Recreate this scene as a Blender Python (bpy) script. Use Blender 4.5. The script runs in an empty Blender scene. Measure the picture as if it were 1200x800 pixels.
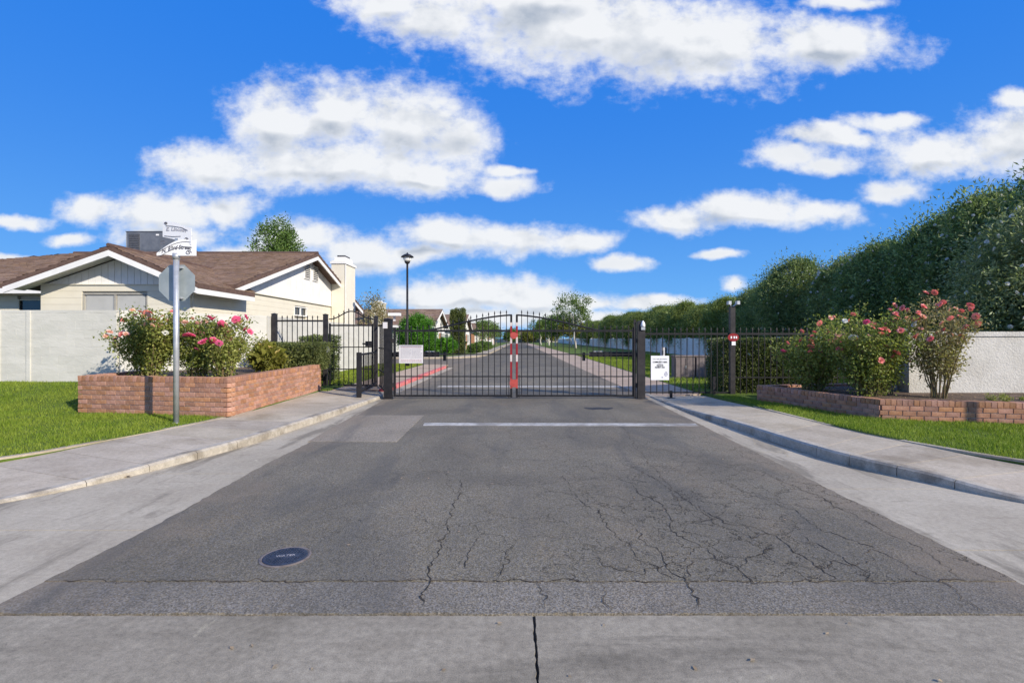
import bpy, bmesh, math, random
import numpy as np
from mathutils import Vector, Matrix, noise as mnoise

R = math.radians
scene = bpy.context.scene
col = scene.collection
random.seed(7)
rng = np.random.default_rng(7)

# ------------------------------------------------------------------ camera
cam_data = bpy.data.cameras.new('camera')
cam = bpy.data.objects.new('camera', cam_data)
col.objects.link(cam)
cam.location = (0, 0, 1.55)
cam.rotation_euler = (R(90), 0, 0)
cam_data.lens = 18.0
cam_data.sensor_width = 36.0
cam_data.shift_x = -7 / 1200
cam_data.shift_y = -3 / 1200
cam_data.clip_start = 0.05
cam_data.clip_end = 3000
scene.camera = cam

# ------------------------------------------------------------------ light
SUN_ELEV = 27.0
SUN_DIR = Vector((0.777, -0.63, 0)).normalized() * math.cos(R(SUN_ELEV)) + Vector((0, 0, math.sin(R(SUN_ELEV))))
sun_data = bpy.data.lights.new('sun', 'SUN')
sun_data.energy = 3.9
sun_data.angle = R(0.5)
sun_data.color = (1.0, 0.91, 0.77)
sun = bpy.data.objects.new('sun', sun_data)
col.objects.link(sun)
sun.rotation_euler = SUN_DIR.to_track_quat('Z', 'Y').to_euler()
sun.location = SUN_DIR * 60

scene.view_settings.view_transform = 'Standard'
scene.view_settings.look = 'None'
scene.view_settings.exposure = 0.55
scene.view_settings.gamma = 1.0
scene.view_settings.use_curve_mapping = False
scene.cycles.max_bounces = 4
scene.cycles.diffuse_bounces = 3
scene.cycles.glossy_bounces = 2
scene.cycles.transmission_bounces = 2
scene.cycles.transparent_max_bounces = 8

# ------------------------------------------------------------------ sky
world = bpy.data.worlds.new('World')
scene.world = world
world.use_nodes = True
wt = world.node_tree
wt.nodes.clear()


class N:
    """tiny wrapper for node graphs"""
    def __init__(s, tree):
        s.t = tree

    def new(s, typ, ins=None, **kw):
        n = s.t.nodes.new(typ)
        for k, v in kw.items():
            setattr(n, k, v)
        if ins:
            for k, v in ins.items():
                sock = n.inputs[k]
                if isinstance(v, bpy.types.NodeSocket):
                    s.t.links.new(v, sock)
                else:
                    sock.default_value = v
        return n

    def math(s, op, a, b=None, c=None, clamp=False):
        n = s.t.nodes.new('ShaderNodeMath')
        n.operation = op
        n.use_clamp = clamp
        for i, v in enumerate((a, b, c)):
            if v is None:
                continue
            if isinstance(v, bpy.types.NodeSocket):
                s.t.links.new(v, n.inputs[i])
            else:
                n.inputs[i].default_value = v
        return n.outputs[0]

    def vmath(s, op, a, b=None):
        n = s.t.nodes.new('ShaderNodeVectorMath')
        n.operation = op
        for i, v in enumerate((a, b)):
            if v is None:
                continue
            if isinstance(v, bpy.types.NodeSocket):
                s.t.links.new(v, n.inputs[i])
            else:
                n.inputs[i].default_value = v
        return n.outputs['Value'] if op in ('LENGTH', 'DOT_PRODUCT') else n.outputs[0]

    def mix(s, fac, a, b, mode='MIX'):
        n = s.t.nodes.new('ShaderNodeMix')
        n.data_type = 'RGBA'
        n.blend_type = mode
        for sock, v in ((n.inputs[0], fac), (n.inputs[6], a), (n.inputs[7], b)):
            if isinstance(v, bpy.types.NodeSocket):
                s.t.links.new(v, sock)
            else:
                sock.default_value = v if isinstance(v, float) or isinstance(v, int) else (*v[:3], 1)
        return n.outputs[2]

    def ramp(s, fac, lo, hi, a=0.0, b=1.0):
        n = s.new('ShaderNodeMapRange', {0: fac, 1: lo, 2: hi, 3: a, 4: b}, interpolation_type='SMOOTHSTEP')
        return n.outputs[0]

    def noise(s, vec, scale, detail=4.0, rough=0.55, dist=0.0, dims='3D'):
        n = s.new('ShaderNodeTexNoise', {'Scale': scale, 'Detail': detail, 'Roughness': rough, 'Distortion': dist},
                  noise_dimensions=dims)
        if vec is not None:
            s.t.links.new(vec, n.inputs['Vector'])
        return n


def build_sky():
    g = N(wt)
    out = g.new('ShaderNodeOutputWorld')
    sky = g.new('ShaderNodeTexSky', sky_type='NISHITA', sun_disc=False, altitude=400)
    sky.sun_elevation = R(SUN_ELEV)
    sky.sun_rotation = math.atan2(SUN_DIR.x, SUN_DIR.y)
    sky.air_density = 1.0
    sky.dust_density = 0.25
    sky.ozone_density = 3.0
    hs = g.new('ShaderNodeHueSaturation', {'Hue': 0.503, 'Saturation': 1.15, 'Value': 1.0, 'Color': sky.outputs[0]})
    co = g.new('ShaderNodeTexCoord')
    vec = co.outputs['Generated']
    sep = g.new('ShaderNodeSeparateXYZ', {0: vec})
    # clear autumn air: deep blue overhead paling slowly to the horizon, the same all round
    el = g.math('POWER', g.math('MAXIMUM', g.math('SUBTRACT', 1.0, g.math('ABSOLUTE', sep.outputs[2])), 0.0), 4.2)
    grad = g.mix(el, (0.09, 1.10, 4.4), (0.95, 2.75, 5.3))
    skyc = g.mix(0.95, hs.outputs[0], grad)
    bg_sky = g.new('ShaderNodeBackground', {'Color': skyc, 'Strength': 0.125})
    y = g.math('MAXIMUM', sep.outputs[1], 0.05)
    u = g.math('DIVIDE', sep.outputs[0], y)
    v = g.math('DIVIDE', sep.outputs[2], y)
    uv = g.new('ShaderNodeCombineXYZ', {0: u, 1: v, 2: 0.0}).outputs[0]
    # ragged edges: warp the direction a little
    wn = g.noise(uv, 6.0, 3, 0.6)
    wv = g.vmath('MULTIPLY', g.vmath('SUBTRACT', wn.outputs['Color'], (0.5, 0.5, 0.5)), (0.10, 0.055, 0))
    p = g.vmath('ADD', uv, wv)
    # cumulus banks: direction slope (u, v) of the centre and half sizes
    banks = [
        (-.60, .335, .10, .05), (-.47, .425, .10, .075), (-.36, .445, .09, .075), (-.21, .42, .13, .085), (-.12, .38, .075, .065),
        (-.37, .345, .26, .055), (-.20, .32, .12, .04), (-.03, .298, .075, .022),
        (-.15, .62, .12, .05), (.16, .605, .28, .10), (.36, .575, .22, .085), (.60, .575, .17, .05), (-.26, .66, .11, .04), (.05, .66, .3, .07),
        (-.83, .255, .07, .034), (-.69, .245, .12, .045), (-.575, .255, .07, .036), (-.68, .20, .12, .022), (-.88, .195, .05, .014),
        (-.43, .195, .11, .035), (-.31, .165, .09, .035), (-.52, .165, .10, .03), (-.20, .165, .07, .022),
        (-.145, .20, .11, .034), (-.02, .19, .17, .034), (.12, .185, .07, .022), (.195, .145, .06, .015),
        (.305, .235, .09, .03), (.455, .25, .12, .036), (.59, .242, .09, .027),
        (.535, .355, .08, .030), (.61, .395, .11, .022), (.72, .425, .09, .017), (.60, .335, .07, .02),
        (.82, .365, .14, .045), (1.0, .39, .14, .065), (.74, .295, .065, .028), (.97, .47, .06, .02),
        (-.06, .09, .17, .036), (.03, .075, .12, .03), (-.18, .085, .09, .03), (.25, .07, .10, .014), (.42, .115, .03, .014),
        (-1.0, .155, .05, .012), (.64, .655, .08, .014), (.33, .04, .16, .02), (.0, .045, .3, .02),
        (.50, .06, .08, .016), (.14, .075, .07, .018), (-.52, .085, .07, .018), (.39, .165, .05, .01), (-.98, .23, .07, .014), (-.02, .325, .05, .010),
        (-1.5, .5, .3, .09), (1.7, .5, .5, .12), (.3, 1.3, .6, .2),
    ]
    def field(p, banks):
      cur = None
      for (cu, cv, ru, rv) in banks:
          d = wt.nodes.new('ShaderNodeVectorMath')
          d.operation = 'MULTIPLY_ADD'
          wt.links.new(p, d.inputs[0])
          d.inputs[1].default_value = (1 / ru, 1 / rv, 0)
          d.inputs[2].default_value = (-cu / ru, -cv / rv, 0)
          l = g.vmath('LENGTH', d.outputs[0])
          if cur is None:
              cur = l
          else:
              cur = g.math('SMOOTH_MIN', cur, l, 0.35)
      return cur
    cur = field(p, banks)
    big_banks = [q for q in banks if q[2] >= .085]
    here = field(p, big_banks)
    above = field(g.vmath('ADD', p, (0.008, 0.028, 0)), big_banks)
    belly = g.math('SUBTRACT', here, above)                 # > 0 on the underside of a bank
    stretch = g.vmath('MULTIPLY', uv, (1.0, 1.35, 1.0))
    n1 = g.noise(stretch, 9.0, 6, 0.62)
    n2 = g.noise(stretch, 34.0, 4, 0.6)
    nn = g.math('ADD', g.math('MULTIPLY', n1.outputs[0], 0.72), g.math('MULTIPLY', n2.outputs[0], 0.28))
    body = g.math('SUBTRACT', 1.0, cur)                     # 1 in the middle of a bank, <0 outside
    f = g.math('ADD', body, g.math('MULTIPLY', g.math('SUBTRACT', nn, 0.5), 2.5))
    alpha_front = g.ramp(f, -0.34, 0.58)
    # behind the camera: loosely scattered unseen cloud, added to whiten the ambient light
    rn = g.noise(vec, 3.2, 4, 0.6)
    alpha_back = g.ramp(rn.outputs[0], 0.50, 0.62)
    front = g.math('GREATER_THAN', sep.outputs[1], 0.3)
    alpha = g.math('ADD', g.math('MULTIPLY', alpha_front, front),
                   g.math('MULTIPLY', g.math('MULTIPLY', alpha_back, g.math('SUBTRACT', 1.0, front)), g.ramp(sep.outputs[2], 0.0, 0.1)))
    alpha = g.math('MULTIPLY', alpha, 0.97)
    # form: tops catch the light, bellies go grey
    off = g.vmath('ADD', stretch, (0.016, 0.045, 0))
    n3 = g.noise(off, 9.0, 3, 0.5)
    relief = g.math('SUBTRACT', n1.outputs[0], n3.outputs[0])
    thick = g.ramp(f, 0.05, 0.85)
    grey = g.math('ADD', g.math('MULTIPLY', g.math('MULTIPLY', thick, g.ramp(belly, -0.16, 0.36)), 0.95), g.math('MULTIPLY', relief, -1.9))
    grey = g.math('ADD', grey, g.math('MULTIPLY', g.math('SUBTRACT', wn.outputs[0], 0.5), 1.1), clamp=True)
    grey = g.math('MULTIPLY', grey, g.ramp(here, 0.95, 1.25, 1, 0.15))
    ccol = g.mix(grey, (0.84, 0.855, 0.875), (0.42, 0.475, 0.56))
    bg_c = g.new('ShaderNodeBackground', {'Color': ccol, 'Strength': 0.74})
    ms = g.new('ShaderNodeMixShader', {0: alpha, 1: bg_sky.outputs[0], 2: bg_c.outputs[0]})
    wt.links.new(ms.outputs[0], out.inputs[0])


build_sky()
world.cycles.sampling_method = 'MANUAL'
world.cycles.sample_map_resolution = 512

# ------------------------------------------------------------------ object helpers
def link(o, parent=None):
    col.objects.link(o)
    if parent is not None:
        o.parent = parent
    return o


def tag(o, label=None, cat=None, group=None, kind=None):
    if label:
        o['label'] = label
    if cat:
        o['category'] = cat
    if group:
        o['group'] = group
    if kind:
        o['kind'] = kind
    return o


def thing(name, label, cat, loc=(0, 0, 0), rz=0.0, group=None):
    o = bpy.data.objects.new(name, None)
    o.empty_display_size = 0.1
    link(o)
    o.location = loc
    o.rotation_euler = (0, 0, rz)
    return tag(o, label, cat, group)


def put(name, me, mat=None, parent=None, loc=(0, 0, 0), rot=(0, 0, 0), kind=None):
    if mat is not None and not me.materials:
        me.materials.append(mat)
    o = bpy.data.objects.new(name, me)
    o.location = loc
    o.rotation_euler = rot
    link(o, parent)
    if kind:
        o['kind'] = kind
    return o


def copy_tree(o, parent=None):
    c = o.copy()
    col.objects.link(c)
    c.parent = parent
    for ch in [x for x in bpy.data.objects if x.parent == o]:
        copy_tree(ch, c)
    return c


def np_mesh(name, verts, tris, smooth=False):
    verts = np.asarray(verts, dtype=np.float32)
    tris = np.asarray(tris, dtype=np.int32)
    me = bpy.data.meshes.new(name)
    k = tris.shape[1]
    me.vertices.add(len(verts))
    me.vertices.foreach_set('co', verts.ravel())
    me.loops.add(tris.size)
    me.loops.foreach_set('vertex_index', tris.ravel())
    me.polygons.add(len(tris))
    me.polygons.foreach_set('loop_start', np.arange(0, tris.size, k, dtype=np.int32))
    me.polygons.foreach_set('loop_total', np.full(len(tris), k, dtype=np.int32))
    me.update(calc_edges=True)
    me.validate()
    if smooth:
        me.polygons.foreach_set('use_smooth', np.ones(len(tris), dtype=bool))
    return me


class MB:
    def __init__(s):
        s.v = []
        s.f = []

    def add(s, vs, fs):
        o = len(s.v)
        s.v += [tuple(p) for p in vs]
        s.f += [tuple(i + o for i in f) for f in fs]
        return s

    def box(s, c, d, rz=0.0, jit=0.0):
        x, y, z = (k / 2 for k in d)
        vs = [Vector((sx * x, sy * y, sz * z)) for sz in (-1, 1) for sy in (-1, 1) for sx in (-1, 1)]
        if jit:
            vs = [p + Vector([random.uniform(-jit, jit) for _ in range(3)]) for p in vs]
        m = Matrix.Rotation(rz, 4, 'Z')
        vs = [m @ p + Vector(c) for p in vs]
        return s.add(vs, [(0, 2, 3, 1), (4, 5, 7, 6), (0, 1, 5, 4), (2, 6, 7, 3), (0, 4, 6, 2), (1, 3, 7, 5)])

    def tube(s, pts, rad, n=8, cap=True):
        pts = [Vector(p) for p in pts]
        if not hasattr(rad, '__len__'):
            rad = [rad] * len(pts)
        rings = []
        vs = []
        for i, p in enumerate(pts):
            t = (pts[min(i + 1, len(pts) - 1)] - pts[max(i - 1, 0)]).normalized()
            a = Vector((0, 0, 1)) if abs(t.z) < 0.9 else Vector((1, 0, 0))
            x = t.cross(a).normalized()
            y = t.cross(x).normalized()
            rings.append(len(vs))
            for k in range(n):
                an = 2 * math.pi * (k + 0.5) / n
                vs.append(p + (x * math.cos(an) + y * math.sin(an)) * rad[i])
        fs = []
        for a, b in zip(rings, rings[1:]):
            for k in range(n):
                fs.append((a + k, b + k, b + (k + 1) % n, a + (k + 1) % n))
        if cap:
            fs.append(tuple(range(rings[0], rings[0] + n)))
            fs.append(tuple(range(rings[-1] + n - 1, rings[-1] - 1, -1)))
        return s.add(vs, fs)

    def prism(s, poly, z0, z1):
        """poly: list of (x, y) counter-clockwise"""
        n = len(poly)
        z0s = z0 if hasattr(z0, '__len__') else [z0] * n
        z1s = z1 if hasattr(z1, '__len__') else [z1] * n
        vs = [(x, y, z0s[i]) for i, (x, y) in enumerate(poly)] + [(x, y, z1s[i]) for i, (x, y) in enumerate(poly)]
        fs = [tuple(range(n - 1, -1, -1)), tuple(range(n, 2 * n))]
        fs += [(i, (i + 1) % n, n + (i + 1) % n, n + i) for i in range(n)]
        return s.add(vs, fs)

    def slab(s, pts, off):
        """pts: 3D polygon; off: vector of thickness"""
        n = len(pts)
        off = Vector(off)
        vs = [Vector(p) for p in pts] + [Vector(p) + off for p in pts]
        fs = [tuple(range(n)), tuple(range(2 * n - 1, n - 1, -1))]
        fs += [(i, n + i, n + (i + 1) % n, (i + 1) % n) for i in range(n)]
        return s.add(vs, fs)

    def lathe(s, c, prof, n=16):
        vs = []
        for r, z in prof:
            for k in range(n):
                a = 2 * math.pi * k / n
                vs.append((c[0] + r * math.cos(a), c[1] + r * math.sin(a), c[2] + z))
        fs = []
        for i in range(len(prof) - 1):
            for k in range(n):
                fs.append((i * n + k, i * n + (k + 1) % n, (i + 1) * n + (k + 1) % n, (i + 1) * n + k))
        fs.append(tuple(range(n - 1, -1, -1)))
        fs.append(tuple(range((len(prof) - 1) * n, len(prof) * n)))
        return s.add(vs, fs)

    def mesh(s, name='mesh', smooth=False, fix=True):
        me = bpy.data.meshes.new(name)
        me.from_pydata(s.v, [], s.f)
        if fix:
            bm = bmesh.new()
            bm.from_mesh(me)
            bmesh.ops.recalc_face_normals(bm, faces=bm.faces)
            bm.to_mesh(me)
            bm.free()
        if smooth:
            for p in me.polygons:
                p.use_smooth = True
        return me

    def build(s, name, mat, parent=None, smooth=False, loc=(0, 0, 0), kind=None):
        return put(name, s.mesh(name, smooth), mat, parent, loc, kind=kind)


_box_cache = {}
def box_part(name, c, d, mat, parent, rz=0.0):
    key = (round(d[0], 4), round(d[1], 4), round(d[2], 4), mat.name)
    me = _box_cache.get(key)
    if me is None:
        me = MB().box((0, 0, 0), d).mesh(name)
        me.materials.append(mat)
        _box_cache[key] = me
    return put(name, me, None, parent, c, (0, 0, rz))


def struct(name, mb, mat, smooth=False):
    o = mb.build(name, mat, None, smooth)
    o['kind'] = 'structure'
    return o


# ------------------------------------------------------------------ materials
MATS = {}
def material(name, c1, c2=None, scale=4.0, rough=0.75, bump=0.0, bscale=40.0, metal=0.0, spec=0.3, vary=0.0,
             world_space=False, detail=5, stain=None, island=False, stretch=None, bdist=0.004, mid=(0.35, 0.65), streak=None, grit=0.0):
    m = bpy.data.materials.new(name)
    m.use_nodes = True
    t = m.node_tree
    g = N(t)
    b = t.nodes['Principled BSDF']
    b.inputs['Roughness'].default_value = rough
    b.inputs['Metallic'].default_value = metal
    b.inputs['Specular IOR Level'].default_value = spec
    if world_space:
        vec = g.new('ShaderNodeNewGeometry').outputs['Position']
    else:
        vec = g.new('ShaderNodeTexCoord').outputs['Object']
    if stretch:
        vec = g.vmath('MULTIPLY', vec, stretch)
    c = None
    if c2 is not None:
        n = g.noise(vec, scale, detail, 0.6)
        f = g.ramp(n.outputs[0], mid[0], mid[1])
        c = g.mix(f, c1, c2)
    else:
        c = g.mix(0.0, c1, c1)
    if stain:
        sc, colr, lo, hi = stain
        n = g.noise(vec, sc, 6, 0.62)
        c = g.mix(g.ramp(n.outputs[0], lo, hi), c, colr)
    if streak:
        for sv, colr, lo, hi in streak:
            n = g.noise(g.vmath('MULTIPLY', vec, sv), 1.0, 6, 0.65, 0.4)
            c = g.mix(g.ramp(n.outputs[0], lo, hi), c, colr)
    if grit:
        n = g.noise(vec, 150, 3, 0.8)
        n2_ = g.noise(vec, 21, 5, 0.75)
        gv = g.math('ADD', g.math('MULTIPLY', g.math('SUBTRACT', n.outputs[0], 0.5), grit), g.math('MULTIPLY', g.math('SUBTRACT', n2_.outputs[0], 0.5), grit * 0.9))
        c = g.new('ShaderNodeHueSaturation', {'Value': g.math('ADD', 1.0, gv), 'Color': c}).outputs[0]
    if vary:
        geo = g.new('ShaderNodeNewGeometry')
        oi = g.new('ShaderNodeObjectInfo')
        r = g.math('FRACT', g.math('ADD', oi.outputs['Random'], geo.outputs['Random Per Island'])) if island else oi.outputs['Random']
        r2 = g.math('FRACT', g.math('MULTIPLY', r, 7.31))
        hs = g.new('ShaderNodeHueSaturation', {'Hue': g.math('ADD', 0.5, g.math('MULTIPLY', g.math('SUBTRACT', r2, 0.5), vary * 0.045)),
                   'Saturation': g.math('ADD', 1.0, g.math('MULTIPLY', g.math('SUBTRACT', r2, 0.5), vary * 0.7)),
                   'Value': g.math('ADD', 1.0, g.math('MULTIPLY', g.math('SUBTRACT', r, 0.5), vary * 1.3)), 'Color': c})
        c = hs.outputs[0]
    t.links.new(c, b.inputs['Base Color'])
    if bump:
        n = g.noise(vec, bscale, 6, 0.65)
        bp = g.new('ShaderNodeBump', {'Strength': bump, 'Distance': bdist, 'Height': n.outputs[0]})
        t.links.new(bp.outputs[0], b.inputs['Normal'])
    MATS[name] = m
    return m


def leaf_material(name, c1, c2, trans=0.35, tint=(1.0, 1.05, 0.6), rough=0.5, vary=0.8):
    m = bpy.data.materials.new(name)
    m.use_nodes = True
    t = m.node_tree
    g = N(t)
    b = t.nodes['Principled BSDF']
    out = t.nodes['Material Output']
    geo = g.new('ShaderNodeNewGeometry')
    oi = g.new('ShaderNodeObjectInfo')
    r = geo.outputs['Random Per Island']
    big = g.noise(geo.outputs['Position'], 1.3, 3, 0.6)
    f = g.math('ADD', g.math('MULTIPLY', r, 0.65), g.math('MULTIPLY', g.ramp(big.outputs[0], 0.35, 0.65), 0.35))
    c = g.mix(f, c1, c2)
    hs = g.new('ShaderNodeHueSaturation', {'Value': g.math('ADD', 1 - vary * 0.35, g.math('MULTIPLY', g.math('FRACT', g.math('MULTIPLY', r, 17.7)), vary * 0.9)),
               'Hue': g.math('ADD', 0.49, g.math('MULTIPLY', oi.outputs['Random'], 0.02)), 'Color': c})
    t.links.new(hs.outputs[0], b.inputs['Base Color'])
    b.inputs['Roughness'].default_value = rough
    b.inputs['Specular IOR Level'].default_value = 0.35
    tr = g.new('ShaderNodeBsdfTranslucent', {'Color': g.mix(1.0, hs.outputs[0], tint, 'MULTIPLY')})
    mx = g.new('ShaderNodeMixShader', {0: trans, 1: b.outputs[0], 2: tr.outputs[0]})
    t.links.new(mx.outputs[0], out.inputs[0])
    return m


M = {}
M['concrete'] = material('concrete', (0.385, 0.335, 0.255), (0.47, 0.415, 0.32), 1.1, 0.9, 0.5, 160, world_space=True,
                         stain=(0.55, (0.258, 0.222, 0.162), .50, .72), bdist=0.004, grit=1.0,
                         streak=[((2.6, .5, 1), (0.235, 0.205, 0.155), .50, .66), ((.9, 5.0, 1), (0.247, 0.212, 0.154), .60, .74), ((3.1, 3.1, 1), (0.515, 0.453, 0.332), .66, .74)])
M['apron'] = material('apron_concrete', (0.27, 0.237, 0.18), (0.35, 0.31, 0.238), 1.6, 0.9, 0.6, 140, world_space=True,
                      stain=(0.8, (0.17, 0.148, 0.108), .46, .68), bdist=0.004, grit=1.5,
                      streak=[((.5, 3.2, 1), (0.185, 0.163, 0.124), .50, .70), ((5, 2.2, 1), (0.371, 0.33, 0.241), .64, .72), ((9, 9, 1), (0.154, 0.128, 0.0913), .68, .76)])
M['sidewalk'] = material('sidewalk_concrete', (0.40, 0.34, 0.255), (0.475, 0.41, 0.315), 1.4, 0.9, 0.5, 120, world_space=True,
                         stain=(0.9, (0.299, 0.246, 0.174), .50, .72), bdist=0.003, vary=0.16, grit=1.0,
                       streak=[((1.2, 4, 1), (0.288, 0.236, 0.166), .58, .74)])
M['curb'] = material('curb_concrete', (0.40, 0.355, 0.285), (0.48, 0.435, 0.36), 3.0, 0.9, 0.5, 90, world_space=True,
                     stain=(2.2, (0.26, 0.225, 0.175), .48, .68), bdist=0.004, grit=1.1)
M['walk_pink'] = material('pinkish_concrete', (0.412, 0.305, 0.216), (0.474, 0.364, 0.266), 1.4, 0.9, 0.5, 120, world_space=True, vary=0.08)
M['red_paint'] = material('red_curb_paint', (.55, .09, .10), (.62, .24, .22), 6, 0.7, 0.3, 60, world_space=True)
M['joint'] = material('joint_dark', (.05, .043, .035), (.11, .09, .07), 5, 0.95, world_space=True)
M['soil'] = material('soil', (.10, .070, .048), (.17, .12, .085), 6, 0.95, 0.8, 30, world_space=True, bdist=0.03)
M['dirt'] = material('desert_ground', (.30, .25, .19), (.38, .33, .26), 0.3, 0.95, world_space=True)
M['grass_base'] = material('grass_base', (.07, .115, .012), (.115, .165, .02), 2.4, 0.9, 0.9, 45, world_space=True,
                           stain=(9.0, (.13, .16, .035), .58, .75), bdist=0.03)
M['brick'] = material('brick', (.37, .18, .112), (.45, .248, .165), 14, 0.9, 0.5, 70, vary=0.34, island=True,
                      stain=(22, (.52, .36, .27), .58, .72), bdist=0.003)
M['mortar'] = material('mortar', (.40, .31, .25), (.47, .38, .32), 8, 0.95, 0.5, 120, world_space=True)
M['block'] = material('painted_block', (.54, .53, .48), (.60, .585, .535), 2.5, 0.85, 0.55, 14, world_space=True, vary=0.05, bdist=0.012,
                      stretch=(.6, .6, 1.6))
M['long_wall'] = material('long_wall_paint', (.70, .70, .67), (.76, .76, .73), 2.5, 0.85, 0.5, 14, world_space=True, vary=0.04, bdist=0.01)
M['stucco'] = material('white_stucco', (.50, .485, .445), (.58, .565, .525), 2.0, 0.9, 1.0, 26, world_space=True, bdist=0.02,
                       stain=(14, (.50, .49, .46), .56, .68))
M['cream'] = material('cream_siding', (.68, .635, .52), (.72, .675, .56), 1.5, 0.75, 0.3, 30, world_space=True, vary=0.04)
M['white_wood'] = material('white_wood', (.74, .73, .70), (.80, .79, .76), 2.0, 0.6, 0.2, 30, world_space=True, vary=0.04)
M['soffit'] = material('soffit_paint', (.62, .60, .54), (.66, .64, .58), 2.0, 0.7, world_space=True)
M['shingle'] = material('roof_shingle', (.205, .132, .09), (.265, .182, .13), 3, 0.9, 0.5, 60, world_space=True, vary=0.28, island=True)
M['roof_edge'] = material('roof_edge', (.10, .062, .05), (.14, .09, .07), 5, 0.8, world_space=True)
M['glass'] = material('window_glass', (.18, .20, .21), (.24, .26, .27), 1.2, 0.08, spec=0.9, world_space=True)
M['blind'] = material('window_blind', (.40, .40, .38), (.46, .46, .44), 1.0, 0.5, world_space=True)
M['window_frame'] = material('window_frame_paint', (.34, .32, .28), (.40, .38, .33), 3, 0.5, world_space=True)
M['dark_glass'] = material('dark_glass', (.02, .025, .028), (.04, .04, .045), 1.2, 0.1, spec=0.8, world_space=True)
M['iron'] = material('black_iron', (.011, .011, .013), (.020, .019, .021), 9, 0.5, 0.15, 60, spec=0.3)
M['post_iron'] = material('post_iron', (.022, .020, .022), (.038, .035, .036), 7, 0.5, 0.15, 60, spec=0.3)
M['galv'] = material('galvanised_steel', (.42, .44, .46), (.52, .54, .56), 9, 0.42, 0.1, 50, metal=0.55)
M['sign_back'] = material('bare_aluminium_sign_back', (.30, .34, .34), (.38, .42, .42), 3, 0.5, metal=0.35)
M['sign_white'] = material('sign_white', (.80, .80, .80), (.84, .84, .84), 3, 0.5)
M['sign_pale'] = material('sign_pale', (.62, .60, .60), (.68, .66, .66), 6, 0.5)
M['ink'] = material('sign_ink', (.03, .03, .04), None, rough=0.5)
M['ink_soft'] = material('soft_ink', (.12, .12, .14), None, rough=0.6)
M['ink_grey'] = material('faded_ink', (.30, .30, .34), None, rough=0.6)
M['ink_red'] = material('faded_red_ink', (.45, .28, .30), None, rough=0.6)
M['ink_mauve'] = material('mauve_ink', (.25, .24, .36), None, rough=0.6)
M['red_tape'] = material('red_reflector', (.30, .025, .03), (.24, .02, .025), 9, 0.4)
M['red_bright'] = material('red_sign', (.48, .085, .07), (.40, .07, .06), 9, 0.4)
M['white_tape'] = material('white_reflector', (.66, .58, .54), (.58, .50, .47), 9, 0.4)
M['paint_line'] = material('road_paint', (.40, .385, .35), (.54, .52, .48), 5, 0.7, 0.4, 120, world_space=True,
                           stain=(2.0, (.26, .24, .21), .45, .66), streak=[((14, 14, 1), (.25, .235, .21), .52, .68)])
M['ac'] = material('ac_metal', (.13, .145, .17), (.17, .185, .21), 3, 0.5, metal=0.2)
M['ac_dark'] = material('ac_louvre', (.05, .055, .065), (.09, .09, .10), 9, 0.6)
M['cabinet'] = material('utility_cabinet', (.16, .13, .125), (.21, .175, .17), 4, 0.7)
M['steel_box'] = material('steel_box', (.45, .46, .47), (.55, .56, .57), 9, 0.4, metal=0.4)
M['meter_blue'] = material('painted_iron_blue', (.016, .023, .042), (.030, .040, .064), 20, 0.45, 0.7, 110, spec=0.5)
M['meter_ring'] = material('worn_ring', (.17, .14, .12), (.25, .21, .19), 22, 0.6, metal=0.3)
M['bark'] = material('bark', (.20, .155, .115), (.30, .25, .20), 12, 0.9, 0.8, 30, stretch=(1, 1, .3))
M['white_bark'] = material('whitewashed_bark', (.62, .60, .56), (.50, .46, .40), 6, 0.9, 0.6, 30)
M['cane'] = material('rose_cane', (.20, .13, .07), (.20, .19, .08), 20, 0.8)
M['lamp_glass'] = material('frosted_glass', (.78, .78, .76), None, rough=0.25, spec=0.6)
M['door'] = material('door_paint', (.36, .18, .12), (.42, .22, .15), 2, 0.5)
M['leaf_dark'] = leaf_material('oleander_leaf', (.070, .135, .055), (.31, .37, .14), 0.40, vary=1.1)
M['leaf_mid'] = leaf_material('oleander_leaf_sunny', (.12, .18, .045), (.28, .33, .10), 0.38)
M['leaf_oliv'] = leaf_material('oleander_leaf_light', (.15, .21, .09), (.32, .37, .19), 0.38)
M['leaf_hedge'] = leaf_material('hedge_leaf', (.06, .09, .028), (.19, .215, .07), 0.32)
M['leaf_bright'] = leaf_material('ficus_leaf', (.04, .15, .012), (.12, .30, .03), 0.38)
M['leaf_tree'] = leaf_material('tree_leaf', (.08, .15, .03), (.17, .24, .06), 0.38)
M['leaf_yellow'] = leaf_material('yellowing_leaf', (.12, .14, .02), (.24, .23, .045), 0.35)
M['leaf_rose'] = leaf_material('rose_leaf', (.13, .19, .035), (.38, .39, .11), 0.45)
M['leaf_rust'] = leaf_material('rusty_leaf', (.26, .19, .11), (.32, .31, .13), 0.40)
M['leaf_litter'] = leaf_material('dry_leaf', (.30, .20, .10), (.42, .32, .20), 0.1)
M['grass_blade'] = leaf_material('grass_blade', (.13, .215, .012), (.31, .36, .05), 0.38, rough=0.6, vary=0.7)
M['petal_pink'] = leaf_material('pink_petal', (.80, .10, .26), (.92, .26, .42), 0.3, tint=(1, .6, .6), vary=0.4)
M['petal_coral'] = leaf_material('coral_petal', (.86, .26, .22), (.92, .46, .40), 0.3, tint=(1, .6, .6), vary=0.4)
M['petal_peach'] = leaf_material('peach_petal', (.88, .46, .36), (.92, .66, .54), 0.3, tint=(1, .8, .6), vary=0.4)
M['petal_yellow'] = leaf_material('yellow_petal', (.72, .58, .22), (.84, .72, .36), 0.3, tint=(1, .9, .6), vary=0.3)
M['petal_white'] = leaf_material('white_petal', (.72, .72, .68), (.80, .80, .76), 0.3, tint=(1, 1, 1), vary=0.2)


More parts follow.
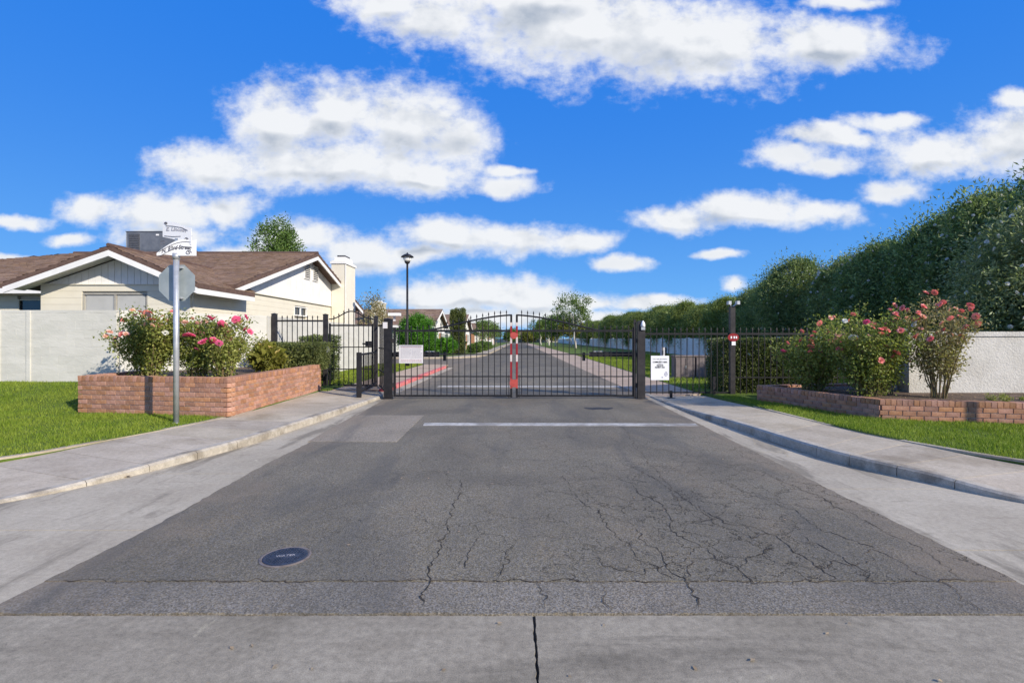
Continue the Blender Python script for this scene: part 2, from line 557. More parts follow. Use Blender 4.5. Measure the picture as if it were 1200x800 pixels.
def asphalt_material(name, base, light, warm, cracked):
    m = bpy.data.materials.new(name)
    m.use_nodes = True
    t = m.node_tree
    g = N(t)
    b = t.nodes['Principled BSDF']
    b.inputs['Roughness'].default_value = 0.88
    b.inputs['Specular IOR Level'].default_value = 0.25
    pos = g.new('ShaderNodeNewGeometry').outputs['Position']
    big = g.noise(pos, 0.42, 5, 0.6, 0.6)
    c = g.mix(g.ramp(big.outputs[0], 0.38, 0.62), base, light)
    mid = g.noise(g.vmath('MULTIPLY', pos, (1.0, .45, 1)), 1.7, 5, 0.65)
    c = g.mix(g.math('MULTIPLY', g.ramp(mid.outputs[0], 0.45, 0.75), 0.6), c, warm)
    # aggregate: pale and dark stones
    ag = g.new('ShaderNodeTexVoronoi', {'Vector': pos, 'Scale': 115.0, 'Randomness': 1.0})
    agv = g.new('ShaderNodeSeparateColor', {0: ag.outputs['Color']})
    st = g.math('MULTIPLY', g.math('SUBTRACT', agv.outputs[0], 0.5), g.math('ADD', 0.35, g.math('MULTIPLY', big.outputs[0], 1.0)))
    c = g.new('ShaderNodeHueSaturation', {'Value': g.math('ADD', 1.0, st), 'Saturation': g.math('ADD', 0.6, agv.outputs[1]), 'Color': c}).outputs[0]
    ag2 = g.noise(pos, 36, 4, 0.75)
    c = g.new('ShaderNodeHueSaturation', {'Value': g.math('ADD', 0.65, g.math('MULTIPLY', ag2.outputs[0], 0.7)), 'Color': c}).outputs[0]
    height = g.math('MULTIPLY', ag.outputs['Distance'], 0.5)
    spx = g.new('ShaderNodeSeparateXYZ', {0: pos})
    en = g.noise(pos, 1.6, 5, 0.7)
    edge = g.math('ADD', g.math('ABSOLUTE', spx.outputs[0]), g.math('MULTIPLY', g.math('SUBTRACT', en.outputs[0], 0.5), 2.2))
    c = g.mix(g.math('MULTIPLY', g.ramp(edge, 2.5, 3.4), 0.55), c, (.25, .20, .145))
    dk = g.noise(g.vmath('MULTIPLY', pos, (1.5, .28, 1)), 1.0, 4, 0.6, 0.5)
    c = g.mix(g.math('MULTIPLY', g.ramp(dk.outputs[0], 0.50, 0.66), 0.45), c, (.092, .090, .084))
    sc = g.noise(g.vmath('MULTIPLY', pos, (1.0, 1.0, 1)), 3.7, 6, 0.75, 1.0)
    c = g.mix(g.math('MULTIPLY', g.ramp(sc.outputs[0], 0.60, 0.72), 0.35), c, (.24, .215, .185))
    if cracked:
        wn = g.noise(pos, 2.2, 5, 0.65)
        wp = g.vmath('ADD', pos, g.vmath('MULTIPLY', g.vmath('SUBTRACT', wn.outputs['Color'], (.5, .5, .5)), (.75, .75, 0)))
        fine = g.noise(pos, 14, 4, 0.7)
        wp = g.vmath('ADD', wp, g.vmath('MULTIPLY', g.vmath('SUBTRACT', fine.outputs['Color'], (.5, .5, .5)), (.09, .09, 0)))
        sp = g.new('ShaderNodeSeparateXYZ', {0: pos})
        gate = g.noise(pos, 0.9, 3, 0.5)
        lines = None
        for sc, w, fx, fy in ((1.35, 0.0070, (-2.8, 0.2), (12.5, 6.5)), (3.2, 0.0085, (-0.4, 1.0), (8.0, 4.4))):
            vo = g.new('ShaderNodeTexVoronoi', {'Vector': wp, 'Scale': sc}, feature='DISTANCE_TO_EDGE', voronoi_dimensions='2D')
            l = g.ramp(vo.outputs['Distance'], w * 0.3 * sc / 1.7, w * 1.5 * sc / 1.7, 1, 0)
            area = g.math('MULTIPLY', g.ramp(sp.outputs[0], fx[0], fx[1]), g.ramp(sp.outputs[1], fy[0], fy[1], 0, 1))
            a = g.math('MULTIPLY', area, g.ramp(gate.outputs[0], 0.36, 0.52))
            l = g.math('MULTIPLY', l, a)
            lines = l if lines is None else g.math('MAXIMUM', lines, l)
        c = g.mix(g.math('MULTIPLY', lines, 0.80), c, (.036, .031, .025))
        height = g.math('SUBTRACT', height, g.math('MULTIPLY', lines, 2.0))
    t.links.new(c, b.inputs['Base Color'])
    bp = g.new('ShaderNodeBump', {'Strength': 0.7, 'Distance': 0.005, 'Height': height})
    t.links.new(bp.outputs[0], b.inputs['Normal'])
    return m


M['asphalt'] = asphalt_material('asphalt', (0.140, 0.127, 0.102), (0.186, 0.168, 0.132), (0.215, 0.183, 0.138), True)
M['asphalt_strip'] = asphalt_material('asphalt_worn', (0.162, 0.147, 0.122), (0.21, 0.19, 0.157), (0.235, 0.202, 0.162), False)
M['asphalt_patch'] = asphalt_material('asphalt_patch', (0.245, 0.215, 0.170), (0.285, 0.250, 0.20), (0.29, 0.255, 0.20), False)
M['asphalt_far'] = asphalt_material('asphalt_far', (0.129, 0.113, 0.0871), (0.16, 0.143, 0.11), (0.175, 0.153, 0.115), False)
M['crack'] = material('crack_dark', (.030, .026, .021), (.055, .045, .034), 8, 0.95, world_space=True)
M['crack_warm'] = material('crack_filled', (.10, .075, .05), (.05, .04, .03), 8, 0.95, world_space=True)

# ------------------------------------------------------------------ foliage helpers
def norm(a):
    return a / np.maximum(np.linalg.norm(a, axis=1, keepdims=True), 1e-9)


def leaf_cloud(pts, size, aspect=0.38, up=0.5, outward=None, jitter=0.35):
    n = len(pts)
    d = rng.normal(size=(n, 3))
    if outward is not None:
        d = d + outward * 1.2
    d = norm(d)
    nn = rng.normal(size=(n, 3)) + np.array([0, 0, up])
    s = norm(np.cross(d, nn))
    nrm = np.cross(s, d)
    L = size * (1 + rng.uniform(-jitter, jitter, size=(n, 1)))
    w = L * aspect
    a = pts
    m = a + d * L * 0.45
    b = m + s * w * 0.5 + nrm * w * 0.18
    e = m - s * w * 0.5 + nrm * w * 0.18
    c = a + d * L
    v = np.stack([a, b, c, e], axis=1).reshape(-1, 3)
    i = np.arange(n)[:, None] * 4
    f = np.concatenate([i + np.array([[0, 1, 2]]), i + np.array([[0, 2, 3]])], axis=0)
    return v, f


def clump_points(K, per, rx, ry, rz, c=(0, 0, 0), shell=0.5, cr=0.25, flat_bottom=-1.0):
    """clumps spread through an ellipsoid, mostly towards its surface"""
    d = norm(rng.normal(size=(K, 3)))
    d[:, 2] = np.where(d[:, 2] < flat_bottom, -d[:, 2], d[:, 2])
    r = shell + (1 - shell) * rng.random((K, 1)) ** 0.6
    cen = d * r * np.array([rx, ry, rz]) + np.array(c)
    rad = cr * rng.uniform(0.6, 1.4, size=(K, 1))
    q = rng.normal(size=(K * per, 3)) * 0.5
    pts = np.repeat(cen, per, axis=0) + q * np.repeat(rad, per, axis=0)
    out = norm(q)
    return pts, out


def merge(parts):
    vs, fs, o = [], [], 0
    for v, f in parts:
        vs.append(v)
        fs.append(f + o)
        o += len(v)
    return np.concatenate(vs), np.concatenate(fs)


def lerp_path(path, n):
    """smooth resample of a polyline of tuples (Catmull-Rom), n samples over index range"""
    P = np.array(path, dtype=float)
    out = []
    for t in np.linspace(0, len(P) - 1, n):
        i = min(int(t), len(P) - 2)
        u = t - i
        p0, p1, p2, p3 = P[max(i - 1, 0)], P[i], P[i + 1], P[min(i + 2, len(P) - 1)]
        out.append(0.5 * ((2 * p1) + (-p0 + p2) * u + (2 * p0 - 5 * p1 + 4 * p2 - p3) * u * u + (-p0 + 3 * p1 - 3 * p2 + p3) * u ** 3))
    return np.array(out)


# ------------------------------------------------------------------ ground
struct('ground', MB().box((0, 300, -0.30), (1600, 1400, 0.4)), M['dirt'])
struct('road_bed', MB().box((0, 15, -0.075), (44, 56, 0.1)), M['joint'])

def asph_l(y):
    return float(np.interp(y, [2.88, 4.1, 6.4, 7.9, 13.3, 27], [-3.03, -3.0, -3.12, -3.11, -3.43, -3.45]))
def asph_r(y):
    return float(np.interp(y, [2.88, 5, 8.9, 12.7, 15, 29], [3.18, 3.2, 3.29, 3.35, 3.37, 3.24]))


def ragged_sheet(name, y0, y1, z, mat, amp=0.012, ny=None, l=asph_l, r=asph_r, front_amp=0.0, thick=0.03):
    ny = ny or max(3, int((y1 - y0) / 0.08))
    ys = np.linspace(y0, y1, ny)
    left = [(l(y) + random.uniform(-amp, amp), y) for y in ys]
    right = [(r(y) + random.uniform(-amp, amp), y) for y in ys]
    front = []
    if front_amp:
        for x in np.linspace(left[0][0], right[0][0], 60)[1:-1]:
            front.append((x, y0 + random.uniform(-front_amp, front_amp)))
    poly = left[:1] + front + right + left[:0:-1]
    mb = MB().prism(poly, z - thick, z)
    return struct(name, mb, mat)


rd = ragged_sheet('road', 3.27, 28.0, 0.006, M['asphalt'])
st = ragged_sheet('road_front_strip', 2.89, 3.262, 0.004, M['asphalt_strip'], front_amp=0.009)
# cross street and the long road beyond
mb = MB()
mb.prism([(-3.45, 28.0), (3.24, 28.0), (3.1, 60), (2.4, 155), (-2.0, 155), (-2.9, 47), (-3.4, 43.2), (-4.6, 40.6), (-7, 39.6), (-40, 39.4), (-40, 29.8),
          (-7, 29.6), (-4.8, 29.0)], -0.03, 0.006)
struct('road_beyond_gate', mb, M['asphalt_far'])
struct('asphalt_patch', MB().prism([(-3.16, 7.7), (-1.82, 7.68), (-1.90, 10.35), (-3.30, 10.35)], 0.0, 0.010), M['asphalt_patch'])
ln = MB().prism([(-1.69, 9.13), (3.2, 9.07), (3.24, 9.36), (-1.72, 9.42)], 0.0, 0.0095)
struct('white_stop_line', ln, M['paint_line'])
struct('white_line_inside_gate', MB().prism([(-2.6, 16.45), (3.3, 16.35), (3.3, 16.8), (-2.6, 16.9)], 0.0, 0.0095), M['paint_line'])

def ribbon(mb, pts, w, z):
    pts = [Vector((x, y, 0)) for x, y in pts]
    fine = []
    for a, b in zip(pts, pts[1:]):
        n = max(2, int((b - a).length / 0.02))
        for k in range(n):
            p = a.lerp(b, k / n)
            q = mnoise.noise_vector(p * 4.5) * 0.05 + mnoise.noise_vector(p * 17) * 0.035 + mnoise.noise_vector(p * 45) * 0.012
            fine.append(Vector((p.x + q.x, p.y + q.y, 0)))
    fine.append(pts[-1])
    vs, fs = [], []
    n = len(fine)
    for i, p in enumerate(fine):
        t = (fine[min(i + 1, n - 1)] - fine[max(i - 1, 0)])
        s = Vector((-t.y, t.x, 0)).normalized()
        ww = w * (0.35 + 0.9 * abs(mnoise.noise(p * 9)) * 2) * min(1, (i + 1) / 4, (n - i) / 4)
        vs += [p + s * ww * 0.5 + Vector((0, 0, z)), p - s * ww * 0.5 + Vector((0, 0, z))]
    fs = [(2 * i, 2 * i + 1, 2 * i + 3, 2 * i + 2) for i in range(n - 1)]
    mb.add(vs, fs)


cracks = [
    [(-0.62, 5.62), (-0.58, 5.01), (-0.6, 4.58), (-0.56, 4.17), (-0.58, 3.87), (-0.58, 3.6), (-0.57, 3.35), (-0.56, 3.12), (-0.55, 2.95)],
    [(-0.31, 3.95), (-0.35, 3.68), (-0.34, 3.47)],
    [(1.95, 11.0), (1.80, 8.6), (1.66, 6.9), (1.63, 6.18), (1.59, 5.38), (1.51, 4.95), (1.48, 4.47)],
    [(1.23, 5.45), (1.21, 5.08), (1.33, 4.82), (1.3, 4.32), (1.26, 4.08), (1.36, 3.83), (1.37, 3.6), (1.52, 3.44), (1.5, 3.29), (1.52, 3.22)],
    [(1.66, 4.56), (1.75, 4.32), (1.91, 4.19), (2.02, 3.99), (2.0, 3.83), (2.03, 3.6), (2.0, 3.41), (2.01, 3.28)],
    [(2.85, 5.74), (2.9, 5.22), (2.96, 4.82), (2.93, 4.32), (2.95, 3.99), (2.96, 3.75), (2.91, 3.54), (2.86, 3.29)],
    [(0.75, 4.7), (0.72, 4.32), (0.75, 3.99), (0.84, 3.87), (0.83, 3.6), (0.93, 3.54), (0.99, 3.35), (1.01, 3.28)],
    [(0.99, 4.17), (0.97, 3.95), (1.03, 3.75), (1.03, 3.47), (1.07, 3.29), (1.06, 3.07), (1.03, 2.92)],
    [(0.51, 3.26), (0.54, 3.07), (0.54, 2.92)], [(0.13, 3.26), (0.13, 3.07), (0.14, 2.92)],
    [(2.25, 3.99), (2.29, 3.79), (2.29, 3.54), (2.3, 3.38), (2.23, 3.27)],
    [(2.18, 3.6), (2.27, 3.47), (2.45, 3.6), (2.64, 3.75), (2.67, 3.54), (2.64, 3.35), (2.68, 3.23), (2.63, 3.02), (2.63, 2.92)],
    [(0.54, 3.68), (0.62, 3.47), (0.78, 3.38), (0.91, 3.44), (1.16, 3.6), (1.37, 3.6)],
    [(0.51, 5.79), (0.59, 4.82), (0.69, 4.7), (0.8, 4.47), (0.98, 4.27), (1.17, 4.17), (1.31, 4.08)],
    [(1.97, 3.44), (2.2, 3.54), (2.27, 3.47)], [(1.93, 3.83), (1.64, 3.6), (1.52, 3.44)],
    [(-0.06, 3.83), (-0.1, 3.54), (-0.1, 3.29)], [(1.19, 3.6), (1.13, 3.35), (1.05, 3.28)],
    [(1.28, 6.5), (1.5, 5.71), (1.63, 4.82), (1.66, 4.27), (1.82, 3.99), (1.98, 4.06)],
    [(2.3, 5.1), (2.5, 4.6), (2.45, 4.1), (2.67, 3.75)], [(2.0, 7.2), (2.4, 6.4), (2.85, 5.74)],
]
mb = MB()
mb2 = MB()
for i, c in enumerate(cracks):
    ribbon(mb2 if i % 3 == 2 else mb, c, 0.0085 if i in (0, 7, 4, 3) else 0.0062, 0.0085)
o = mb.build('pavement_cracks', M['crack'], kind='stuff')
o['label'] = 'dark branching cracks in the asphalt in front of the gate'
o['category'] = 'cracks'
o = mb2.build('dusty_cracks', M['crack_warm'], kind='stuff')
o['label'] = 'brown dust-filled cracks in the right half of the asphalt'
o['category'] = 'cracks'
# seam between the main asphalt and the front strip
mb = MB()
ribbon(mb, [(-2.9, 3.27), (-1.8, 3.265), (-.5, 3.27), (1, 3.262), (2.2, 3.268), (3.05, 3.26)], 0.008, 0.0088)
struct('asphalt_seam', mb, M['crack_warm'])

# concrete slabs round the asphalt, each its own piece of the pavement
pave = thing('concrete_pavement', None, None)
del_keys = [k for k in pave.keys()]
pave['kind'] = 'structure'
G = 0.005
xs = [-20, -12, -6.5, -3.2, 0.09, 3.3, 6.6, 12, 20]
for a, b in zip(xs, xs[1:]):
    g1 = G * (1.2 if abs(a - .09) < .01 else 1)
    g2 = G * (1.2 if abs(b - .09) < .01 else 1)
    ry = np.linspace(-1.0, 2.872, 120)
    lft = [(a + g1 + random.uniform(-.003, .005) + .006 * mnoise.noise(Vector((a, y, 0)) * 6), y) for y in ry]
    rgt = [(b - g2 + random.uniform(-.005, .003) + .006 * mnoise.noise(Vector((b, y, 3)) * 6), y) for y in ry]
    frt = [(x, 2.872 + random.uniform(-.006, .003)) for x in np.linspace(b, a, 60)[1:-1]]
    MB().prism([(a + g1, -6), (b - g2, -6)] + rgt + frt + lft[::-1], -0.05, 0.0).build('slab', M['apron'], pave)
for side, ys in ((-1, [2.88, 4.15, 5.9, 7.9, 10.2, 13.6]), (1, [2.88, 3.76, 5.3, 7.0, 9.2, 11.3, 13.6])):
    for a, b in zip(ys, ys[1:]):
        n = 7
        yy = np.linspace(a + G, b - G, n)
        if side < 0:
            poly = [(-20, yy[0])] + [(asph_l(y) - .004, y) for y in yy] + [(-20, yy[-1])]
        else:
            poly = [(asph_r(y) + .004, y) for y in yy] + [(20, yy[-1]), (20, yy[0])]
            poly = [(20, yy[0]), (20, yy[-1])] + [(asph_r(y) + .004, y) for y in yy[::-1]]
        MB().prism(poly, -0.05, 0.0).build('slab', M['concrete'], pave)

# --- curbs, sidewalks and lawns outside the gate (paths from the gate towards the street, flaring at the corner)
L_curb = [(-3.60, 14.6, .05), (-3.60, 12.7, .07), (-3.70, 10.0, .12), (-3.82, 8.6, .12), (-3.93, 7.44, .115), (-4.15, 6.5, .105), (-4.43, 5.64, .07),
          (-4.9, 4.8, .03), (-5.9, 3.9, .015), (-7.5, 3.3, .012), (-12, 3.0, .012), (-20, 2.95, .012)]
L_back = [(-5.5, 14.6, .10), (-5.42, 12.7, .11), (-5.3, 10.0, .12), (-5.38, 8.9, .12), (-5.58, 8.0, .12), (-5.8, 7.2, .11), (-6.1, 6.3, .08),
          (-6.7, 5.5, .05), (-7.7, 4.9, .04), (-9.2, 4.6, .04), (-13, 4.4, .04), (-20, 4.3, .04)]
R_curb = [(3.52, 14.6, .02), (3.52, 12.7, .03), (3.58, 10.9, .06), (3.75, 8.8, .12), (3.92, 7.0, .13), (4.08, 6.2, .13), (4.42, 5.5, .11),
          (4.8, 4.79, .055), (5.7, 3.9, .02), (7.5, 3.3, .012), (12, 3.0, .012), (20, 2.95, .012)]
R_back = [(4.95, 14.6, .04), (4.95, 12.7, .06), (4.98, 11.2, .10), (5.08, 9.5, .12), (5.2, 7.9, .12), (5.45, 7.0, .115), (5.85, 6.1, .08),
          (6.5, 5.3, .05), (7.6, 4.8, .04), (9.2, 4.6, .04), (13, 4.4, .04), (20, 4.3, .04)]


def offset_path(P, dist):
    out = []
    for i in range(len(P)):
        t = P[min(i + 1, len(P) - 1), :2] - P[max(i - 1, 0), :2]
        t = t / np.linalg.norm(t)
        out.append([P[i, 0] - t[1] * dist, P[i, 1] + t[0] * dist, P[i, 2]])
    return np.array(out)


def strip_solid(A, B, zb=-0.04, za=None, zb_top=None):
    """closed strip between two paths with tops at their z"""
    n = len(A)
    vs = []
    for a, b in zip(A, B):
        vs += [tuple(a), tuple(b), (a[0], a[1], zb), (b[0], b[1], zb)]
    fs = []
    for i in range(n - 1):
        o = 4 * i
        p = 4 * i + 4
        fs += [(o, o + 1, p + 1, p), (o + 2, p + 2, p + 3, o + 3), (o, p, p + 2, o + 2), (o + 1, o + 3, p + 3, p + 1)]
    fs += [(0, 2, 3, 1), (4 * n - 4, 4 * n - 3, 4 * n - 1, 4 * n - 2)]
    return vs, fs


for side, C0, B0 in (('left', L_curb, L_back), ('right', R_curb, R_back)):
    sgn = -1 if side == 'left' else 1
    NS = 111
    C = lerp_path(C0, NS)
    B = lerp_path(B0, NS)
    inner = offset_path(C, 0.14 * sgn * 1.0 if side == 'right' else -0.14)
    # ensure offset goes away from the road
    if abs(inner[20, 0]) < abs(C[20, 0]):
        inner = offset_path(C, -0.14 * sgn if side == 'right' else 0.14)
    curb = thing(side + '_curb', None, None)
    curb['kind'] = 'structure'
    walk = thing(side + '_sidewalk', None, None)
    walk['kind'] = 'structure'
    joints = list(range(0, NS - 1, 7)) + [NS - 1]
    for a, b in zip(joints, joints[1:]):
        sl = slice(a, b + 1)
        ca = C[sl].copy()
        ia = inner[sl].copy()
        # pull the ends back a few millimetres for the joint
        for arr in (ca, ia):
            d = arr[1] - arr[0]
            arr[0] += d / np.linalg.norm(d) * 0.004
            d = arr[-2] - arr[-1]
            arr[-1] += d / np.linalg.norm(d) * 0.004
        # rounded nose: lean the face back a little
        nose = ca.copy()
        vdir = ia[:, :2] - ca[:, :2]
        vdir = vdir / np.linalg.norm(vdir, axis=1, keepdims=True)
        nose[:, :2] += vdir * 0.030
        low = ca.copy()
        low[:, 2] = np.maximum(ca[:, 2] - 0.022, 0.004)
        vs, fs = [], []
        m = len(ca)
        for k in range(m):
            vs += [(ca[k, 0], ca[k, 1], -0.04), tuple(low[k]), (nose[k, 0], nose[k, 1], ca[k, 2]), (ia[k, 0], ia[k, 1], ia[k, 2]), (ia[k, 0], ia[k, 1], -0.04)]
        for k in range(m - 1):
            o, p = 5 * k, 5 * k + 5
            for j in range(4):
                fs.append((o + j, o + j + 1, p + j + 1, p + j))
            fs.append((o + 4, o, p, p + 4))
        fs += [(0, 1, 2, 3, 4), tuple(5 * (m - 1) + q for q in (4, 3, 2, 1, 0))]
        MB().add(vs, fs).build('curb_piece', M['curb'], curb)
        # sidewalk slab behind it
        ia2 = inner[sl].copy()
        ba = B[sl].copy()
        wd = ba[:, :2] - ia2[:, :2]
        ia2[:, :2] += wd / np.linalg.norm(wd, axis=1, keepdims=True) * 0.006
        for arr in (ia2, ba):
            d = arr[1] - arr[0]
            arr[0] += d / np.linalg.norm(d) * 0.004
            d = arr[-2] - arr[-1]
            arr[-1] += d / np.linalg.norm(d) * 0.004
            arr[:, 2] -= 0.002
        MB().add(*strip_solid(ia2, ba)).build('slab', M['sidewalk'], walk)
    # back curb holding the lawn up where the sidewalk ramps down to the street
    k0 = 22
    bb = B[k0:].copy()
    b2 = offset_path(B, 0.09)[k0:]
    if abs(b2[5, 0]) < abs(bb[5, 0]):
        b2 = offset_path(B, -0.09)[k0:]
    bb[:, 2] = 0.128
    b2[:, 2] = 0.128
    bb[:, :2] += (b2[:, :2] - bb[:, :2]) * 0.05
    o = MB().add(*strip_solid(bb, b2)).build(side + '_back_curb', M['sidewalk'])
    o['kind'] = 'structure'
    if side == 'left':
        LB = B
    else:
        RB = B


def smooth(a, b, x):
    t = np.clip((x - a) / (b - a), 0, 1)
    return t * t * (3 - 2 * t)


def lawn_z_left(x, y):
    return 0.125 + 0.40 * smooth(9.7, 12.3, y) * smooth(-7.0, -8.6, x) + 0.012 * np.sin(x * 2.1) * np.cos(y * 1.7)


def lawn_z_right(x, y):
    return 0.125 + 0.010 * np.sin(x * 1.9 + 1) * np.cos(y * 2.0)


def lawn(name, B, xfar, yfar, zf, ystart_idx=0):
    """sheet from the back of the sidewalk outwards"""
    n = len(B)
    m = 26
    vs, fs = [], []
    for i in range(n):
        bx, by = B[i, 0], B[i, 1]
        # fan towards the far corner region
        t = i / (n - 1)
        ex, ey = xfar, float(np.interp(by, [4.3, 5.0, 7.0, 10, 14.6], [4.35, 5.5, 9.0, 12.3, 14.6]))
        for j in range(m):
            s = (max(j - 1, 0) / (m - 2)) ** 1.4 + (0.0004 if j == 1 else 0)
            x = bx + (ex - bx) * s
            y = by + (ey - by) * s
            vs.append((x, y, float(zf(x, y)) if j else B[i, 2] - 0.03))
    for i in range(n - 1):
        for j in range(m - 1):
            a = i * m + j
            fs.append((a, a + 1, a + m + 1, a + m))
    return struct(name, MB().add(vs, fs), M['grass_base'], smooth=True)


lawn('left_lawn_ground', LB, -24, 12.3, lawn_z_left)
lawn('right_lawn_ground', RB, 24, 12, lawn_z_right)


def inside(poly, x, y):
    poly = np.array(poly)
    c = np.zeros(len(x), dtype=bool)
    j = len(poly) - 1
    for i in range(len(poly)):
        xi, yi = poly[i]
        xj, yj = poly[j]
        cond = ((yi > y) != (yj > y)) & (x < (xj - xi) * (y - yi) / (yj - yi + 1e-12) + xi)
        c ^= cond
        j = i
    return c


def grass(name, label, poly, holes, zf, density, h, w, near=None):
    P = np.array(poly)
    x0, y0 = P.min(0)
    x1, y1 = P.max(0)
    n = int((x1 - x0) * (y1 - y0) * density)
    x = rng.uniform(x0, x1, n)
    y = rng.uniform(y0, y1, n)
    k = inside(poly, x, y)
    for hp in holes:
        k &= ~inside(hp, x, y)
    # thin it in patches
    pat = np.sin(x * 3.1 + np.sin(y * 2.3)) * np.cos(y * 2.7 + np.cos(x * 1.9))
    k &= rng.random(n) < (0.80 + 0.20 * pat)
    x, y, pat = x[k], y[k], pat[k]
    n = len(x)
    z = zf(x, y) - 0.006
    hh = h * rng.uniform(0.5, 1.25, n) * (1 + 0.2 * pat)
    a = rng.uniform(0, 2 * math.pi, n)
    ww = w * rng.uniform(0.6, 1.3, n)
    lean = hh * rng.uniform(0.1, 0.8, n)
    la = rng.uniform(0, 2 * math.pi, n)
    p0 = np.stack([x - np.cos(a) * ww / 2, y - np.sin(a) * ww / 2, z], 1)
    p1 = np.stack([x + np.cos(a) * ww / 2, y + np.sin(a) * ww / 2, z], 1)
    p2 = np.stack([x + np.cos(la) * lean, y + np.sin(la) * lean, z + hh], 1)
    v = np.stack([p0, p1, p2], 1).reshape(-1, 3)
    f = np.arange(3 * n).reshape(-1, 3)
    o = put(name, np_mesh(name, v, f), M['grass_blade'], kind='stuff')
    o['label'] = label
    o['category'] = 'grass'
    return o


PL_L = [(-8.46, 9.9), (-5.24, 9.33), (-5.5, 14.4), (-8.9, 12.2)]
edge_l = [(p[0] - 0.05, p[1] + 0.01) for p in LB[14:92]]
grass('lawn_grass', 'clipped green lawn grass left of the left sidewalk below the white wall',
      [(-5.32, 9.5)] + edge_l + [(-16, 4.8), (-15, 12.15), (-5.4, 12.15)],
      [[(-8.46, 9.9), (-5.24, 9.33), (-5.3, 12.3), (-8.9, 12.2)]], lawn_z_left, 2600, 0.055, 0.010)
edge_r = [(p[0] + 0.05, p[1] + 0.01) for p in RB[8:92]]
grass('lawn_grass', 'narrow strip of clipped green grass between right sidewalk and brick planter',
      [(5.0, 12.9)] + edge_r + [(13, 5.0), (13, 8.5), (6.3, 9.1), (5.5, 11.9), (5.5, 12.9)],
      [], lawn_z_right, 3000, 0.055, 0.010)

# --- inside the gate
inner_walk = thing('inner_left_sidewalk', None, None)
inner_walk['kind'] = 'structure'
for a in np.arange(14.62, 27.5, 1.6):
    MB().prism([(-5.3, a), (-3.97, a), (-3.97, a + 1.592), (-5.3, a + 1.592)], -0.04, 0.105).build('slab', M['walk_pink'], inner_walk)
struct('left_gutter', MB().prism([(-3.80, 13.61), (-3.455, 13.61), (-3.475, 27.9), (-3.80, 27.9)], -0.04, 0.003), M['concrete'])
struct('red_painted_curb', MB().prism([(-3.965, 14.62), (-3.81, 14.62), (-3.81, 27.2), (-3.965, 27.2)], -0.04, 0.115), M['red_paint'])
struct('inner_left_corner', MB().prism([(-5.3, 27.45), (-3.9, 27.45), (-4.1, 28.3), (-4.8, 28.9), (-7, 29.4), (-40, 29.6), (-40, 29.0), (-8, 28.9), (-5.4, 28.4)], -0.04, 0.10), M['curb'])
struct('inner_left_lawn', MB().box((-21.32, 21.6, 0.04), (32, 14.6, 0.2)), M['grass_base'])
right_walk = thing('inner_right_pavement', None, None)
right_walk['kind'] = 'structure'
ys = [13.61]
while ys[-1] < 150:
    ys.append(ys[-1] + (1.7 if ys[-1] < 45 else 8))
for a, b in zip(ys, ys[1:]):
    def rr(y): return float(np.interp(y, [13, 28, 60, 155], [3.42, 3.26, 3.12, 2.42]))
    def ro(y): return float(np.interp(y, [13, 21, 46, 155], [4.85, 4.95, 5.2, 4.1]))
    MB().prism([(rr(a), a + .004), (ro(a), a + .004), (ro(b), b - .004), (rr(b), b - .004)], -0.04, [.004, .09, .09, .004]).build('slab', M['walk_pink'], right_walk)
mb = MB()
gy = [13.62, 21, 46, 155, 300]
mb.prism([(ro(y) + .01, y) for y in gy] + [(16, 300), (16, 13.62)][::1], -0.04, 0.10)
vs = [(4.86, 13.62), (16.2, 13.62), (16.2, 260), (4.3, 260), (4.12, 155), (5.21, 46), (4.96, 21)]
struct('inner_right_lawn', MB().prism(vs, -0.04, 0.10), M['grass_base'])
grass('lawn_grass', 'mown grass strip beyond the gate between the right pavement and the long wall',
      [(4.9, 13.7), (14.5, 13.7), (14.5, 48), (5.3, 48), (5.0, 21)], [], lambda x, y: 0.10 + 0 * x, 330, 0.075, 0.030)
grass('lawn_grass', 'small patch of grass behind the pedestrian gate along the white wall',
      [(-7.5, 15.7), (-5.32, 15.7), (-5.32, 28.8), (-7.8, 28.8)], [], lambda x, y: 0.14 + 0 * x, 900, 0.06, 0.022)
# far side of the cross street
far_l = [(-40, 39.45), (-7, 39.65), (-4.7, 40.65), (-3.5, 43.2), (-3.0, 47), (-2.1, 155), (-3.4, 155), (-4.2, 47), (-5.6, 42.2), (-7.4, 40.9), (-40, 40.6)]
struct('far_sidewalk', MB().prism(far_l, -0.04, 0.12), M['sidewalk'])
struct('far_left_lawn', MB().prism([(-60, 40.65), (-7.45, 40.95), (-5.65, 42.25), (-4.25, 47.05), (-3.45, 155), (-3.45, 200), (-60, 200)], -0.05, 0.11), M['grass_base'])
struct('road_end_pavement', MB().box((0, 185, -0.02), (40, 58, 0.04)), M['asphalt_far'])

# ------------------------------------------------------------------ masonry
def brick_meshes(L, D, H, mat, name='brick', n=4, jit=0.0028):
    out = []
    for _ in range(n):
        me = MB().box((0, 0, 0), (L, D, H), jit=jit).mesh(name)
        me.materials.append(mat)
        out.append(me)
    return out


